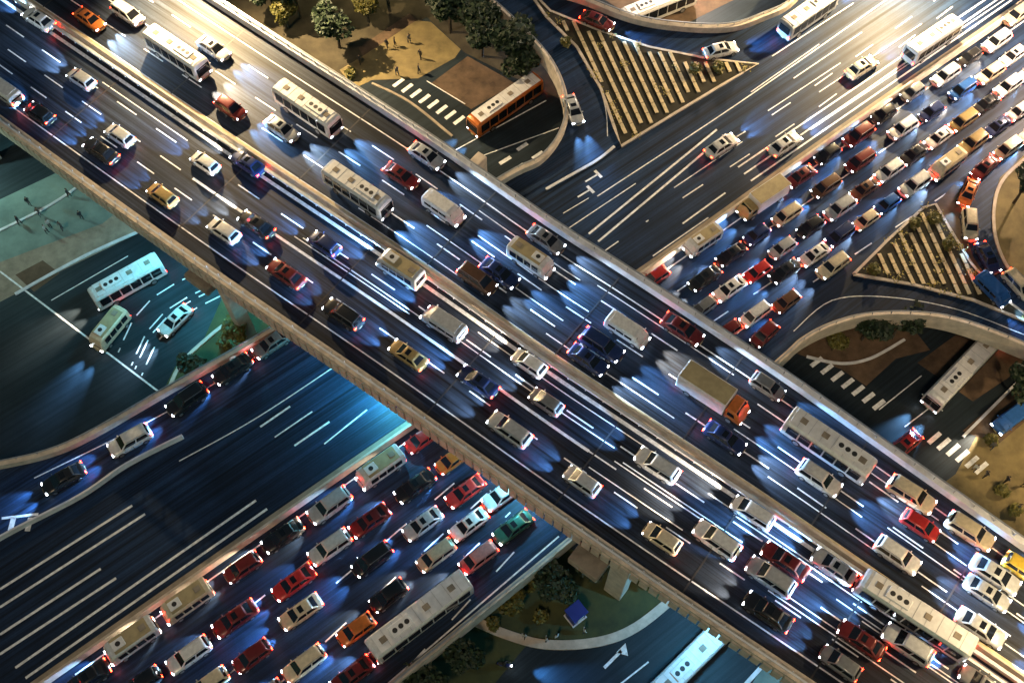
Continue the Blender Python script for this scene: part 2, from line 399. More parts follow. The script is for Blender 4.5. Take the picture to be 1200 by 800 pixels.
# sandy loop island and dry verge at the far ramps
st('sand', [(1164, 232), (1172, 208), (1200, 182), (1300, 120), (1350, 200), (1350, 420), (1215, 352), (1180, 318), (1166, 280)], 'sand', 3, Z_ROAD)
st('gravel_verge', [(1096, 240), (1118, 216), (1132, 222), (1128, 262), (1140, 300), (1165, 338), (1138, 310), (1112, 268)], 'brown', 4, Z_ROAD)
kerb('kerb', [(1230, 165), (1180, 205), (1165, 240), (1168, 285), (1190, 325), (1240, 362)], Z_ROAD, M['concrete'], .35)
kerb('kerb', [(720, 172), (700, 188), (672, 204), (640, 222)], Z_ROAD, M['coping'], .3)
# ground street glimpsed north of the ramps
st('street', [(690, -60), (700, -5), (745, 22), (800, 30), (870, -5), (930, -60)], 'brown', 3)

bm = bmesh.new(); zz = Z_ROAD + .008
def rb(pix, w=.16, dash=None, off=0): ribbon(bm, line(pix, Z_ROAD), w, zz, dash, off)
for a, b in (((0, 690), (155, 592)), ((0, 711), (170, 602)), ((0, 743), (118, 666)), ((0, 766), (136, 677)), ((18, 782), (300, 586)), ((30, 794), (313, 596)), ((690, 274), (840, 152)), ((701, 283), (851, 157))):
    rb([a, b], .24)  # headlight trails painted on the road as white twin lines
for pix, w in (([(210, 540), (300, 490), (400, 424)], .12), ([(305, 500), (340, 476)], .2), ([(322, 512), (366, 482)], .14), ([(345, 522), (386, 494)], .2), ([(380, 520), (430, 480)], .14),
               ([(40, 560), (200, 480), (330, 398)], .12), ([(655, 275), (745, 215)], .12), ([(765, 300), (830, 255)], .14), ([(660, 250), (690, 232)], .1), ([(800, 262), (850, 226)], .18), ([(865, 196), (1172, -12)], .2), ([(872, 204), (1180, -8)], .2), ([(880, 212), (1186, 0)], .2), ([(700, 230), (870, 118), (1050, -8)], .14), ([(950, 152), (1192, -10)], .14), ([(900, 130), (985, 74)], .12), ([(880, 108), (960, 52)], .12), ([(930, 92), (1010, 38)], .14), ([(905, 66), (1000, 4)], .12), ([(960, 108), (1080, 28)], .12), ([(790, 220), (870, 166)], .12),
               ([(640, 10), (685, 62), (708, 120), (712, 160)], .1), ([(930, 388), (975, 352), (1040, 348), (1120, 362), (1200, 392)], .1)):
    rb(pix, w)  # lane lines, with further light trails painted in among them
for pix in ([(850, 168), (930, 118), (1110, -10)], [(800, 232), (960, 125), (1140, -10)], [(700, 300), (760, 258)]):
    rb(pix, .14, (3, 4))
def lanes(x0, y0, x1, y1, sx, sy, ex, ey, n):
    for i in range(1, n): rb([(x0 + sx * i, y0 + sy * i), (x1 + ex * i, y1 + ey * i)], .14, (2.5, 3.5))
lanes(100, 800, 490, 512, 52, 22, 27, 22, 6)
lanes(775, 322, 1200, 28, 19, 19, 16, 24, 5)
for pix in ([(455, 800), (655, 628)], [(88, 790), (484, 512)], [(768, 325), (1200, 25)]): rb(pix, .15)
# small arrows in the ramp throat
for ax, ay in ((695, 208), (686, 226)):
    rb([(ax - 9, ay + 5), (ax + 6, ay - 4)], .2); rb([(ax + 2, ay - 8), (ax + 10, ay)], .35)
for ax in (12, 32): rb([(ax, 622), (ax + 4, 606)], .5)
rb([(2, 607), (45, 602)], .25)
tag(flatlink('expressway_markings_and_light_trails', bm, M['paint']), kind='structure')

# ------------------------------------------------------------------ flyover (top level)
NEAR = [(-120, 55), (20, 158), (240, 316), (460, 468), (700, 638), (940, 800), (1100, 908), (1320, 1055)]
FAR = [(40, -132), (150, -62), (300, 36), (496, 162), (646, 266), (740, 326), (900, 432), (1000, 502), (1200, 643), (1340, 742)]
def ycurve(pts, x):
    for i in range(len(pts) - 1):
        if x <= pts[i + 1][0] or i == len(pts) - 2:
            t = (x - pts[i][0]) / (pts[i + 1][0] - pts[i][0]); return pts[i][1] + t * (pts[i + 1][1] - pts[i][1])
NEARs = sm2(NEAR, 8); FARs = sm2(FAR, 8)
def FY(x, u): return ycurve(NEARs, x) * (1 - u) + ycurve(FARs, x) * u
def FLine(u, x0=-150, x1=1350, n=40, z=Z_FLY): return [P(x0 + (x1 - x0) * i / n, FY(x0 + (x1 - x0) * i / n, u), z) for i in range(n + 1)]
flyover = empty('flyover', P(600, 400, 0))
tag(flyover, 'wide concrete flyover crossing diagonally above the expressway and its jam', 'bridge')
near = FLine(0); far = FLine(1)
out = near + list(reversed(far))
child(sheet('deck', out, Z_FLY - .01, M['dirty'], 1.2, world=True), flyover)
tag(sheet('flyover_road', out, Z_FLY, M['fly'], world=True), kind='structure')
# near parapet: coping, panelled fascia
bm = bmesh.new(); extrude_profile(bm, near, [(-.45, Z_FLY - .25), (-.45, Z_FLY + .9), (.45, Z_FLY + .9), (.45, Z_FLY - .25)])
child(link('parapet', bm, M['concrete']), flyover)
bm = bmesh.new(); rs = resample(near, 1.0)
for i in range(len(rs) - 1):
    a, b = rs[i], rs[i + 1]; d = (b - a); n = Vector((-d.y, d.x, 0)).normalized(); c = (a + b) / 2 - n * .52
    box(bm, (c.x, c.y, Z_FLY - .35), (.82, .16, 1.7), math.atan2(d.y, d.x))
child(link('fascia_panels', bm, M['concrete']), flyover)
bm = bmesh.new()
for q in resample(near, 1.6): box(bm, (q.x, q.y, Z_FLY + 1.15), (.1, .1, .5), ANG_F)
extrude_profile(bm, near, [(-.28, Z_FLY + 1.36), (-.28, Z_FLY + 1.46), (-.1, Z_FLY + 1.46), (-.1, Z_FLY + 1.36)])
child(link('handrail', bm, M['coping']), flyover)
bm = bmesh.new(); extrude_profile(bm, far, [(-.25, Z_FLY - 1.5), (-.25, Z_FLY + .95), (.5, Z_FLY + .95), (.5, Z_FLY - 1.5)])
child(link('parapet', bm, M['coping']), flyover)
bm = bmesh.new()
for q in resample(far, 2.0): box(bm, (q.x, q.y, Z_FLY + 1.15), (.08, .08, .45), ANG_F)
extrude_profile(bm, far, [(.15, Z_FLY + 1.3), (.15, Z_FLY + 1.4), (.28, Z_FLY + 1.4), (.28, Z_FLY + 1.3)])
child(link('handrail', bm, M['steel']), flyover)
# median strip of the flyover
med = FLine(.535); bm = bmesh.new()
extrude_profile(bm, med, [(-.62, Z_FLY), (-.62, Z_FLY + .22), (.62, Z_FLY + .22), (.62, Z_FLY)])
child(link('median_kerb', bm, M['strip']), flyover)
bm = bmesh.new(); extrude_profile(bm, med, [(-.2, Z_FLY + .22), (-.1, Z_FLY + .95), (.1, Z_FLY + .95), (.2, Z_FLY + .22)])
child(link('median_barrier', bm, M['concrete']), flyover)
bm = bmesh.new(); g = FLine(.508)
for q in resample(g, 2.0): box(bm, (q.x, q.y, Z_FLY + .35), (.1, .1, .7), ANG_F)
extrude_profile(bm, g, [(-.15, Z_FLY + .5), (-.15, Z_FLY + .8), (.15, Z_FLY + .8), (.15, Z_FLY + .5)])
child(link('guardrail', bm, M['coping']), flyover)
# piers with cross-heads
for x, y, w in ((262, 338, 1.0), (735, 660, 1.9), (430, 300, 1.2), (1010, 870, 1.5), (905, 455, 1.2), (560, 190, 1.2), (-60, 120, 1.2)):
    q = P(x, y, Z_FLY - 1.2); v = Vector((0, .8, 0)); bm = bmesh.new()
    box(bm, (q.x, q.y + .6, (Z_FLY - 1.4) / 2), (w, 1.6, Z_FLY - 1.4), ANG_F); bevel(bm, .12, 2)
    child(link('pier', bm, M['concrete']), flyover)
for x, y in ((236, 330), (690, 664)):
    q = P(x, y, Z_FLY - 1.7); bm = bmesh.new(); box(bm, (q.x, q.y + .5, Z_FLY - 2.0), (3.2, 2.0, 1.1), ANG_F); bevel(bm, .1, 1)
    child(link('pier_cap', bm, M['dirty']), flyover)
bm = bmesh.new()
def fb(u, w=.15, dash=None, x0=-150, x1=1350): ribbon(bm, FLine(u, x0, x1), w, Z_FLY + .008, dash)
fb(.484, .38); fb(.562, .18); fb(.095, .14); fb(.925, .14)
fb(.305, .28, None, 226, 690); fb(.305, .14, (3, 3), -150, 226); fb(.305, .14, (3, 3), 690, 1350)
fb(.222, .13, (2.5, 3)); fb(.395, .14, (3, 3)); fb(.66, .14, (3, 3)); fb(.755, .14, (3, 3)); fb(.855, .14, (3, 3))
for u, x0, x1 in ((.345, 345, 480), (.36, 355, 500), (.375, 500, 720), (.43, 120, 220), (.45, 560, 760), (.33, 720, 860), (.345, 730, 870), (.435, 830, 990), (.42, 860, 1010), (.25, 690, 800), (.265, 880, 1000), (.24, 900, 1060), (.6, 420, 560), (.615, 640, 790), (.63, 900, 1060), (.7, 500, 660), (.715, 860, 1010), (.79, 560, 690), (.88, 560, 680), (.9, 700, 860), (.89, 960, 1100), (.37, 980, 1150), (.355, 1010, 1200), (.62, 1080, 1240), (.74, 1040, 1200), (.8, 1060, 1220)):
    fb(u, .11, None, x0, x1)  # vehicle light trails painted as thin solid lines between the lane lines
tag(flatlink('flyover_markings_and_light_trails', bm, M['paint']), kind='structure')
bm = bmesh.new()
for x in range(-100, 1400, 150):
    a, b = P(x, FY(x, .04), Z_FLY), P(x + 150, FY(x + 150, .98), Z_FLY)
    d = (P(x + 10, FY(x + 10, .5), Z_FLY) - P(x, FY(x, .5), Z_FLY)).normalized(); n = Vector((-d.y, d.x, 0))
    for lo, hi in ((.035, .48), (.56, .975)):
        a = P(x, FY(x, lo), Z_FLY); w = (P(x, FY(x, hi), Z_FLY) - a).dot(n)
        ribbon(bm, [a, a + n * w], .16, Z_FLY + .013)
tag(flatlink('expansion_joints', bm, M['dark']), kind='structure')
# blue sign hung on the near fascia
sg = empty('hanging_sign', P(464, 466, Z_FLY - .2)); sg.location += Vector((-.5, -.6, 0)); sg.rotation_euler = (0, 0, ANG_F)
tag(sg, 'plain blue rectangular sign panel fixed to the outer parapet of the flyover', 'sign')
bm = bmesh.new(); box(bm, (0, 0, 0), (2.8, .08, 1.5)); bevel(bm, .03, 1); link('panel', bm, M['signblue'], sg)
for x in (-1, 1):
    for z in (-.4, .4):
        bm = bmesh.new(); box(bm, (x, .1, z), (.08, .14, .3)); link('bracket', bm, M['steel'], sg)

# ------------------------------------------------------------------ vehicles
def loft(bm, secs, ring):
    rings = [[bm.verts.new((x, a * w, zl + b * (zt - zl))) for a, b in ring] for x, w, zl, zt in secs]
    k = len(ring)
    for i in range(len(rings) - 1):
        for j in range(k): bm.faces.new([rings[i][j], rings[i][(j + 1) % k], rings[i + 1][(j + 1) % k], rings[i + 1][j]])
    bm.faces.new(rings[0]); bm.faces.new(list(reversed(rings[-1])))
RING = [(0, 0), (.8, 0), (.97, .12), (1, .42), (.985, .7), (.93, .9), (.8, .985), (.4, 1.01), (0, 1.02), (-.4, 1.01), (-.8, .985), (-.93, .9), (-.985, .7), (-1, .42), (-.97, .12), (-.8, 0)]
def panel(bm, q, ins=(.07, .1), push=.012, th=.012):
    """glass panel lying just proud of the quad q (4 corners: bottom a, bottom b, top b, top a)"""
    a, b, c, d = [Vector(v) for v in q]
    n = (b - a).cross(d - a).normalized()
    def bl(u, v): return (a * (1 - u) + b * u) * (1 - v) + (d * (1 - u) + c * u) * v
    u0, u1, v0, v1 = ins[0], 1 - ins[0], ins[1], 1 - ins[1]
    base = [bl(u0, v0), bl(u1, v0), bl(u1, v1), bl(u0, v1)]
    f1 = [bm.verts.new(p + n * push) for p in base]; f0 = [bm.verts.new(p - n * .02) for p in base]
    bm.faces.new(f1)
    for i in range(4): bm.faces.new([f0[i], f0[(i + 1) % 4], f1[(i + 1) % 4], f1[i]])
def wheels(root, L, W, xs, r=.33, w=.22, dbl=False):
    for x in xs:
        for s in (-1, 1):
            y = s * (W / 2 - w / 2 + .01); bm = bmesh.new(); cyl(bm, (0, 0, 0), r, w, 'Y', 18); bevel(bm, .03, 1, 1.0)
            o = link('wheel', bm, M['rubber'], root, loc=(x, y, r))
            bm = bmesh.new(); cyl(bm, (0, s * (w / 2 + .003), 0), r * .62, .02, 'Y', 12); link('rim', bm, M['alloy'], o)
def lamps(root, xf, xr, yh, zh, yt, zt, hs=(.16, .34, .16), ts=(.1, .3, .16), power=2000):
    for s in (-1, 1):
        bm = bmesh.new(); box(bm, (0, 0, 0), hs); bevel(bm, .04, 1); h = link('headlight', bm, M['head'], root, loc=(xf, s * yh, zh))
        ld = bpy.data.lights.get('beam%d' % power) or bpy.data.lights.new('beam%d' % power, 'SPOT')
        ld.energy = power; ld.spot_size = R(46); ld.spot_blend = 1; ld.color = (.30, .62, 1); ld.shadow_soft_size = .08
        l = bpy.data.objects.new('beam', ld); COL.objects.link(l); l.parent = h; l.location = (.16, 0, .02)
        l.rotation_euler = Vector((1, s * .04, -.17)).to_track_quat('-Z', 'Y').to_euler()
        bm = bmesh.new(); box(bm, (0, 0, 0), ts); bevel(bm, .03, 1); link('taillight', bm, M['tail'], root, loc=(xr, s * yt, zt))
def trim(root, L, W, zb=.42):
    for nm, x, s in (('bumper', L / 2 - .04, 1), ('bumper', -L / 2 + .04, -1)):
        bm = bmesh.new(); box(bm, (x, 0, zb), (.12, W * .78, .2)); bevel(bm, .05, 1)
        b = link(nm, bm, M['dark'], root)
        bm = bmesh.new(); box(bm, (x + s * .07, 0, zb), (.02, .46, .12)); link('number_plate', bm, M['plate'], b)
def mirrors(root, x, y, z):
    for s in (-1, 1):
        bm = bmesh.new(); box(bm, (x, s * (y + .1), z), (.12, .2, .13)); bevel(bm, .03, 1); link('mirror', bm, M['carpaint'], root)
def car(kind):
    # L, W, body sections (front +x), cabin base x0,x1 half-width, belt z, roof x0,x1 half-width, roof z
    spec = dict(
        sedan=(4.65, 1.82, [(-2.32, .55, .4, .72), (-2.24, .78, .26, .9), (-2.0, .88, .2, 1.0), (-1.2, .91, .18, .99), (0, .91, .18, .95), (1.0, .91, .18, .95), (1.6, .89, .18, .88), (2.05, .83, .2, .78), (2.25, .72, .26, .68), (2.33, .52, .36, .56)], -1.85, 1.2, .8, .93, -1.15, .42, .6, 1.44),
        hatchback=(3.9, 1.72, [(-1.95, .6, .4, .85), (-1.88, .78, .26, 1.0), (-1.5, .86, .2, 1.02), (0, .86, .18, .97), (.9, .86, .18, .96), (1.4, .84, .18, .88), (1.75, .78, .2, .78), (1.9, .66, .26, .68), (1.96, .48, .36, .56)], -1.82, 1.15, .77, .95, -1.5, .4, .6, 1.5),
        suv=(4.75, 1.92, [(-2.36, .66, .45, .95), (-2.28, .86, .32, 1.12), (-1.9, .95, .26, 1.16), (0, .96, .25, 1.12), (1.0, .96, .25, 1.12), (1.7, .94, .25, 1.06), (2.15, .88, .28, .98), (2.32, .76, .34, .86), (2.38, .58, .42, .7)], -2.2, 1.2, .86, 1.1, -1.95, .5, .68, 1.76),
        people_carrier=(4.5, 1.76, [(-2.25, .62, .4, .9), (-2.18, .8, .26, 1.08), (-1.8, .87, .2, 1.1), (0, .88, .18, 1.05), (1.1, .88, .18, 1.04), (1.65, .86, .18, .96), (2.05, .78, .22, .84), (2.2, .66, .28, .7), (2.26, .48, .38, .58)], -2.1, 1.5, .8, 1.03, -1.92, .72, .66, 1.7),
        pickup=(5.1, 1.86, [(-2.55, .74, .45, .9), (-2.5, .86, .36, 1.02), (-1.0, .91, .32, 1.04), (0, .92, .3, 1.04), (1.2, .92, .3, 1.06), (1.9, .9, .3, 1.02), (2.3, .84, .32, .92), (2.48, .72, .38, .8), (2.55, .52, .46, .66)], -.85, 1.35, .83, 1.03, -.65, .75, .66, 1.7),
    )[kind]
    L, W, secs, bx0, bx1, bw, bz, rx0, rx1, rw, rz = spec
    root = empty(kind)
    bm = bmesh.new(); loft(bm, secs, RING); link('body', bm, M['carpaint'], root, smooth=True)
    A = [(bx0, -bw, bz), (bx1, -bw, bz), (bx1, bw, bz), (bx0, bw, bz)]; T = [(rx0, -rw, rz - .05), (rx1, -rw, rz - .05), (rx1, rw, rz - .05), (rx0, rw, rz - .05)]
    bm = bmesh.new(); va = [bm.verts.new(v) for v in A]; vt = [bm.verts.new(v) for v in T]
    for i in range(4): bm.faces.new([va[i], va[(i + 1) % 4], vt[(i + 1) % 4], vt[i]])
    bm.faces.new(vt); cab = link('cabin', bm, M['carpaint'], root)
    bm = bmesh.new(); cx = (rx0 + rx1) / 2; hl = (rx1 - rx0) / 2 + .03; hw = rw + .02
    rows = [(hl, 0), (hl * .8, .045), (0, .065), (-hl * .8, .045), (-hl, 0)]; cols = [(-hw, -.01), (-hw * .75, .035), (0, .05), (hw * .75, .035), (hw, -.01)]
    g = [[bm.verts.new((cx + x, y, rz - .05 + (a if a else -.01) * .7 + b * .6)) for y, b in cols] for x, a in rows]
    lo = [[bm.verts.new((v.co.x, v.co.y, rz - .075)) for v in r] for r in g]
    for i in range(4):
        for j in range(4): bm.faces.new([g[i][j], g[i][j + 1], g[i + 1][j + 1], g[i + 1][j]]); bm.faces.new([lo[i][j], lo[i + 1][j], lo[i + 1][j + 1], lo[i][j + 1]])
    for i in range(4):
        bm.faces.new([g[i][0], g[i + 1][0], lo[i + 1][0], lo[i][0]]); bm.faces.new([g[i][4], lo[i][4], lo[i + 1][4], g[i + 1][4]])
        bm.faces.new([g[0][i], lo[0][i], lo[0][i + 1], g[0][i + 1]]); bm.faces.new([g[4][i], g[4][i + 1], lo[4][i + 1], lo[4][i]])
    link('roof', bm, M['carpaint'], root, smooth=True)
    bm = bmesh.new(); panel(bm, (A[1], A[2], T[2], T[1]), (.06, .08)); link('windscreen', bm, M['glass'], root)
    bm = bmesh.new(); panel(bm, (A[3], A[0], T[0], T[3]), (.1, .14)); link('rear_window', bm, M['glass'], root)
    for s in (0, 1):
        q = (A[0], A[1], T[1], T[0]) if s == 0 else (A[2], A[3], T[3], T[2]); q = [Vector(v) for v in q]
        if kind == 'pickup': q = q
        for u0, u1 in (((.05, .5), (.52, .93)) if kind in ('sedan', 'hatchback') else ((.04, .48), (.5, .94))):
            bm = bmesh.new(); a, b, c, d = q
            panel(bm, (a.lerp(b, u0), a.lerp(b, u1), d.lerp(c, u1), d.lerp(c, u0)), (.03, .12)); link('side_window', bm, M['glass'], root)
    if kind == 'pickup':
        bm = bmesh.new(); box(bm, (-1.72, 0, 1.05), (1.5, 1.5, .03)); link('cargo_bed', bm, M['dark'], root)
    z0 = secs[-3][3]
    for s in (-1, 1):
        y = s * (secs[4][1] + .004); zt_ = secs[4][3]
        for xa, xb in ((-.95, -.05), (-.02, .9)) if L > 4.2 else ((-.55, .75),):
            bm = bmesh.new(); zl = .34; t_ = .018
            for c_, d_ in (((xa, y, (zl + zt_ - .1) / 2), (t_, .02, zt_ - .1 - zl)), ((xb, y, (zl + zt_ - .1) / 2), (t_, .02, zt_ - .1 - zl)), (((xa + xb) / 2, y, zl), (xb - xa, .02, t_))): box(bm, c_, d_)
            dr = link('door', bm, M['dark'], root)
            bm = bmesh.new(); box(bm, (xa + .16, y + s * .015, zt_ - .2), (.16, .03, .03)); link('handle', bm, M['alloy'], dr)
        if kind in ('suv', 'people_carrier'):
            bm = bmesh.new(); box(bm, (cx, s * (rw - .04), rz + .04), ((rx1 - rx0) * .9, .04, .05)); link('roof_rail', bm, M['alloy'], root)
    if kind == 'sedan':
        bm = bmesh.new(); box(bm, (cx + .25, 0, rz + .028), (.5, .72, .02)); link('sunroof', bm, M['glass'], root)
    bm = bmesh.new(); box(bm, (L / 2 - .05, 0, z0 - .1), (.08, W * .38, .14)); bevel(bm, .03, 1); link('grille', bm, M['dark'], root)
    wheels(root, L, W, (-L * .29, L * .30), .33 if kind in ('sedan', 'hatchback', 'people_carrier') else .38)
    lamps(root, L / 2 - .2, -L / 2 + .07, W / 2 - .27, z0 - .12, W / 2 - .25, secs[1][3] - .14)
    trim(root, L, W); mirrors(root, bx1 - .35, bw, bz + .08)
    return root
def boxy(kind):
    spec = dict(minibus=(5.4, 2.0, 2.55, 'tan'), bus=(11.5, 2.5, 3.1, 'white'), coach=(9.0, 2.4, 3.0, 'white'), van=(4.9, 1.85, 2.0, None))[kind]
    L, W, H, rf = spec; h = L / 2; w = W / 2
    root = empty(kind)
    nose = .9 if kind == 'van' else (.55 if kind == 'minibus' else .12)
    secs = [(-h, w * .93, .42, H - .12), (-h + .1, w, .34, H - .02), (-h + .5, w, .32, H), (h - nose - .35, w, .32, H), (h - nose * .95 - .05, w * .985, .32, H - .14)]
    if nose > .5: secs += [(h - nose * .45, w * .97, .32, (H + 1.15) / 2 - .05), (h - nose * .3, w * .95, .32, 1.15), (h - .08, w * .9, .36, .98), (h, w * .78, .42, .8)]
    else: secs += [(h - .05, w * .95, .34, H - .4), (h, w * .88, .4, H - .75)]
    bm = bmesh.new(); loft(bm, secs, [(a * (1 if abs(a) > .9 else .97), b) for a, b in RING]); link('body', bm, M['carpaint'], root, smooth=False)
    bm = bmesh.new(); box(bm, (-.2 if nose < .5 else -nose * .5, 0, H + .035), (L - nose - 1.0, W * .8, .07)); bevel(bm, .03, 1); link('roof', bm, {'tan': M['tan'], 'white': M['whitep'], None: M['carpaint']}[rf], root)
    if kind != 'van':
        bm = bmesh.new(); box(bm, (L * .18, 0, H + .14), (1.3 if L < 7 else 2.4, W * .5, .16)); bevel(bm, .05, 1); ac = link('air_conditioner', bm, M['whitep'], root)
        bm = bmesh.new(); [cyl(bm, (L * .18 + x, 0, H + .225), .26, .03, seg=14) for x in ((0,) if L < 7 else (-.7, 0, .7))]; link('fan', bm, M['dark'], ac)
        for x in ((-.3,) if L < 7 else (-.34, -.08, .36)):
            bm = bmesh.new(); box(bm, (L * x, 0, H + .095), (.7, .62, .07)); bevel(bm, .03, 1); link('roof_hatch', bm, M['dirty'], root)
        if L > 7:
            bm = bmesh.new(); [box(bm, (-L / 2 + 1.2 * i, 0, H + .08), (.03, W * .78, .03)) for i in range(1, int(L / 1.2))]; link('roof_seams', bm, M['steel'], root)
    if nose > .5:
        x1, z1, x0, z0 = h - nose * .32, 1.17, h - nose - .12, H - .12
        bm = bmesh.new(); panel(bm, ((x1 + .02, -w * .86, z1), (x1 + .02, w * .86, z1), (x0 + .06, w * .8, z0), (x0 + .06, -w * .8, z0)), (.03, .06), .03); link('windscreen', bm, M['glass'], root)
    else:
        bm = bmesh.new(); panel(bm, ((h + .01, -w * .86, 1.15), (h + .01, w * .86, 1.15), (h - .04, w * .82, H - .5), (h - .04, -w * .82, H - .5)), (.02, .03), .03); link('windscreen', bm, M['glass'], root)
    bm = bmesh.new(); panel(bm, ((-h - .005, w * .8, 1.3), (-h - .005, -w * .8, 1.3), (-h - .005, -w * .76, H - .45), (-h - .005, w * .76, H - .45)), (.04, .05), .02); link('rear_window', bm, M['glass'], root)
    n = {'minibus': 4, 'bus': 7, 'coach': 6, 'van': 3}[kind]; x0, x1 = -h + .45, h - nose - .4; zb, zt = (1.25, H - .38)
    for s in (-1, 1):
        for i in range(n):
            a = x0 + (x1 - x0) * i / n + .06; b = x0 + (x1 - x0) * (i + 1) / n - .06; y = s * (w + .004)
            bm = bmesh.new(); q = ((a, y, zb), (b, y, zb), (b, y, zt), (a, y, zt)); q = q if s < 0 else (q[1], q[0], q[3], q[2])
            panel(bm, q, (.01, .02), .01); link('side_window', bm, M['glass'], root)
    wheels(root, L, W, (-L * .29, L * .27) if kind != 'bus' else (-L * .3, L * .28), .36 if L < 7 else .48, .24)
    lamps(root, h - .06, -h + .02, w * .74, .78, w * .82, 1.0, (.16, .34, .2), (.08, .2, .36), 3000)
    trim(root, L, W, .5); mirrors(root, h - .3 if nose < .5 else h - nose, w, 1.6)
    return root
def truck():
    root = empty('box_truck'); L, W = 7.6, 2.3
    bm = bmesh.new(); loft(bm, [(1.9, 1.08, .5, 2.3), (2.0, 1.1, .48, 2.4), (2.9, 1.1, .48, 2.4), (3.4, 1.06, .48, 1.75), (3.65, 1.05, .48, 1.3), (3.78, .98, .52, 1.1)], RING); link('cab', bm, M['carpaint'], root)
    bm = bmesh.new(); box(bm, (-.95, 0, 1.85), (5.5, 2.3, 2.3)); bevel(bm, .05, 1); c = link('cargo_box', bm, M['whitep'], root)
    bm = bmesh.new(); box(bm, (-.95, 0, 3.02), (5.3, 2.1, .05)); link('roof_panel', bm, M['tan'], c)
    for s in (-1, 1):
        bm = bmesh.new(); box(bm, (-3.72, s * .55, 1.85), (.06, 1.04, 2.1)); link('rear_door', bm, M['whitep'], c)
    bm = bmesh.new(); box(bm, (-.4, 0, .6), (6.6, .9, .22)); link('chassis', bm, M['dark'], root)
    bm = bmesh.new(); panel(bm, ((3.44, -.95, 1.5), (3.44, .95, 1.5), (2.96, .9, 2.32), (2.96, -.9, 2.32)), (.03, .05), .05); link('windscreen', bm, M['glass'], root)
    for s in (-1, 1):
        bm = bmesh.new(); q = ((2.15, s * 1.1, 1.5), (3.1, s * 1.1, 1.5), (2.85, s * 1.08, 2.1), (2.15, s * 1.08, 2.1)); q = q if s < 0 else (q[1], q[0], q[3], q[2]); panel(bm, q, (.04, .05), .03); link('side_window', bm, M['glass'], root)
    wheels(root, L, W, (-2.3, 2.55), .46, .28); lamps(root, 3.74, -3.72, .8, .8, .9, .75, (.16, .3, .2), (.08, .3, .14), 3000); trim(root, 7.6, W, .55); mirrors(root, 3.1, 1.08, 1.7)
    return root
LEN = {}
PROTO = {k: car(k) for k in ('sedan', 'hatchback', 'suv', 'people_carrier', 'pickup')}
for k in ('minibus', 'bus', 'coach', 'van'): PROTO[k] = boxy(k)
PROTO['box_truck'] = truck()
USED = set()
BEAMS = {}
def dup(o, parent=None):
    c = o.copy(); COL.objects.link(c)
    if parent: c.parent = parent
    for ch in o.children: dup(ch, c)
    return c
def walk(o):
    yield o
    for c in o.children: yield from walk(c)
PAL = dict(white=(.78, .78, .76), cream=(.7, .6, .42), silver=(.5, .52, .54), grey=(.2, .21, .22), black=(.018, .018, .02), navy=(.02, .035, .12), blue=(.03, .12, .4),
           red=(.5, .03, .025), maroon=(.16, .018, .015), orange=(.6, .17, .03), brown=(.14, .07, .035), gold=(.42, .3, .12), pink=(.6, .25, .22), yellow=(.6, .42, .05), green=(.03, .14, .09))
WORD = dict(people_carrier='people carrier', box_truck='box truck', suv='SUV')
beam_variants = {}
def put(kind, colour, px, py, z, ang, label, group, beam=1.0, size=.92):
    src = PROTO[kind]
    if kind in USED: o = dup(src)
    else: o = None
    if o is None:
        o = src; USED.add(kind)
        FIRST[kind] = src
    q = P(px, py, z + .7); o.location = (q.x, q.y, z + .01); o.rotation_euler = (0, 0, ang); o.scale = (size, size, size)
    r = random.Random(px * 31 + py * 7); f = r.uniform(.85, 1.12)
    c = tuple(min(.85, v * f) for v in PAL[colour])
    rr_ = r.random(); tintc = 0 if rr_ < .62 else 1 if rr_ < .85 else 2
    for ch in walk(o):
        if ch.type == 'MESH': ch.color = (*c, 1)
        if ch.type == 'LIGHT':
            key = (ch.data.name.split('#')[0], beam, tintc)
            if key not in beam_variants:
                d = bpy.data.lights[key[0]].copy(); d.name = key[0] + '#%g#%d' % (beam, tintc); d.color = ((.24, .55, 1), (.6, .8, 1), (1, .82, .6))[tintc]; d.energy = bpy.data.lights[key[0]].energy * beam; d.spot_size = R(40 if beam >= 2.4 else 46); beam_variants[key] = d
            ch.data = beam_variants[key]
            if beam >= 2.4: ch.rotation_euler = Vector((1, 0, -.11)).to_track_quat('-Z', 'Y').to_euler()
    cat = {'sedan': 'car', 'hatchback': 'car', 'suv': 'car', 'people_carrier': 'car', 'pickup': 'pickup', 'minibus': 'minibus', 'bus': 'bus', 'coach': 'bus', 'van': 'van', 'box_truck': 'truck'}[kind]
    tag(o, label, cat, group); PLACED.append((o, DIM[kind][0] * size / 2, DIM[kind][1] * size / 2))
    return o
PLACED = []
DIM = dict(sedan=(4.7, 1.95), hatchback=(4.0, 1.85), suv=(4.8, 2.05), people_carrier=(4.6, 1.9), pickup=(5.2, 2), minibus=(5.6, 2.15), bus=(11.7, 2.65), coach=(9.2, 2.55), van=(5.0, 2.0), box_truck=(7.8, 2.5))
FIRST = {}
ORD = ['first', 'second', 'third', 'fourth', 'fifth', 'sixth', 'seventh', 'eighth', 'ninth', 'tenth', 'eleventh', 'twelfth', 'thirteenth', 'fourteenth', 'fifteenth', 'sixteenth', 'seventeenth', 'eighteenth']
K = dict(s='sedan', h='hatchback', u='suv', p='people_carrier', k='pickup', m='minibus', b='bus', c='coach', v='van', t='box_truck')
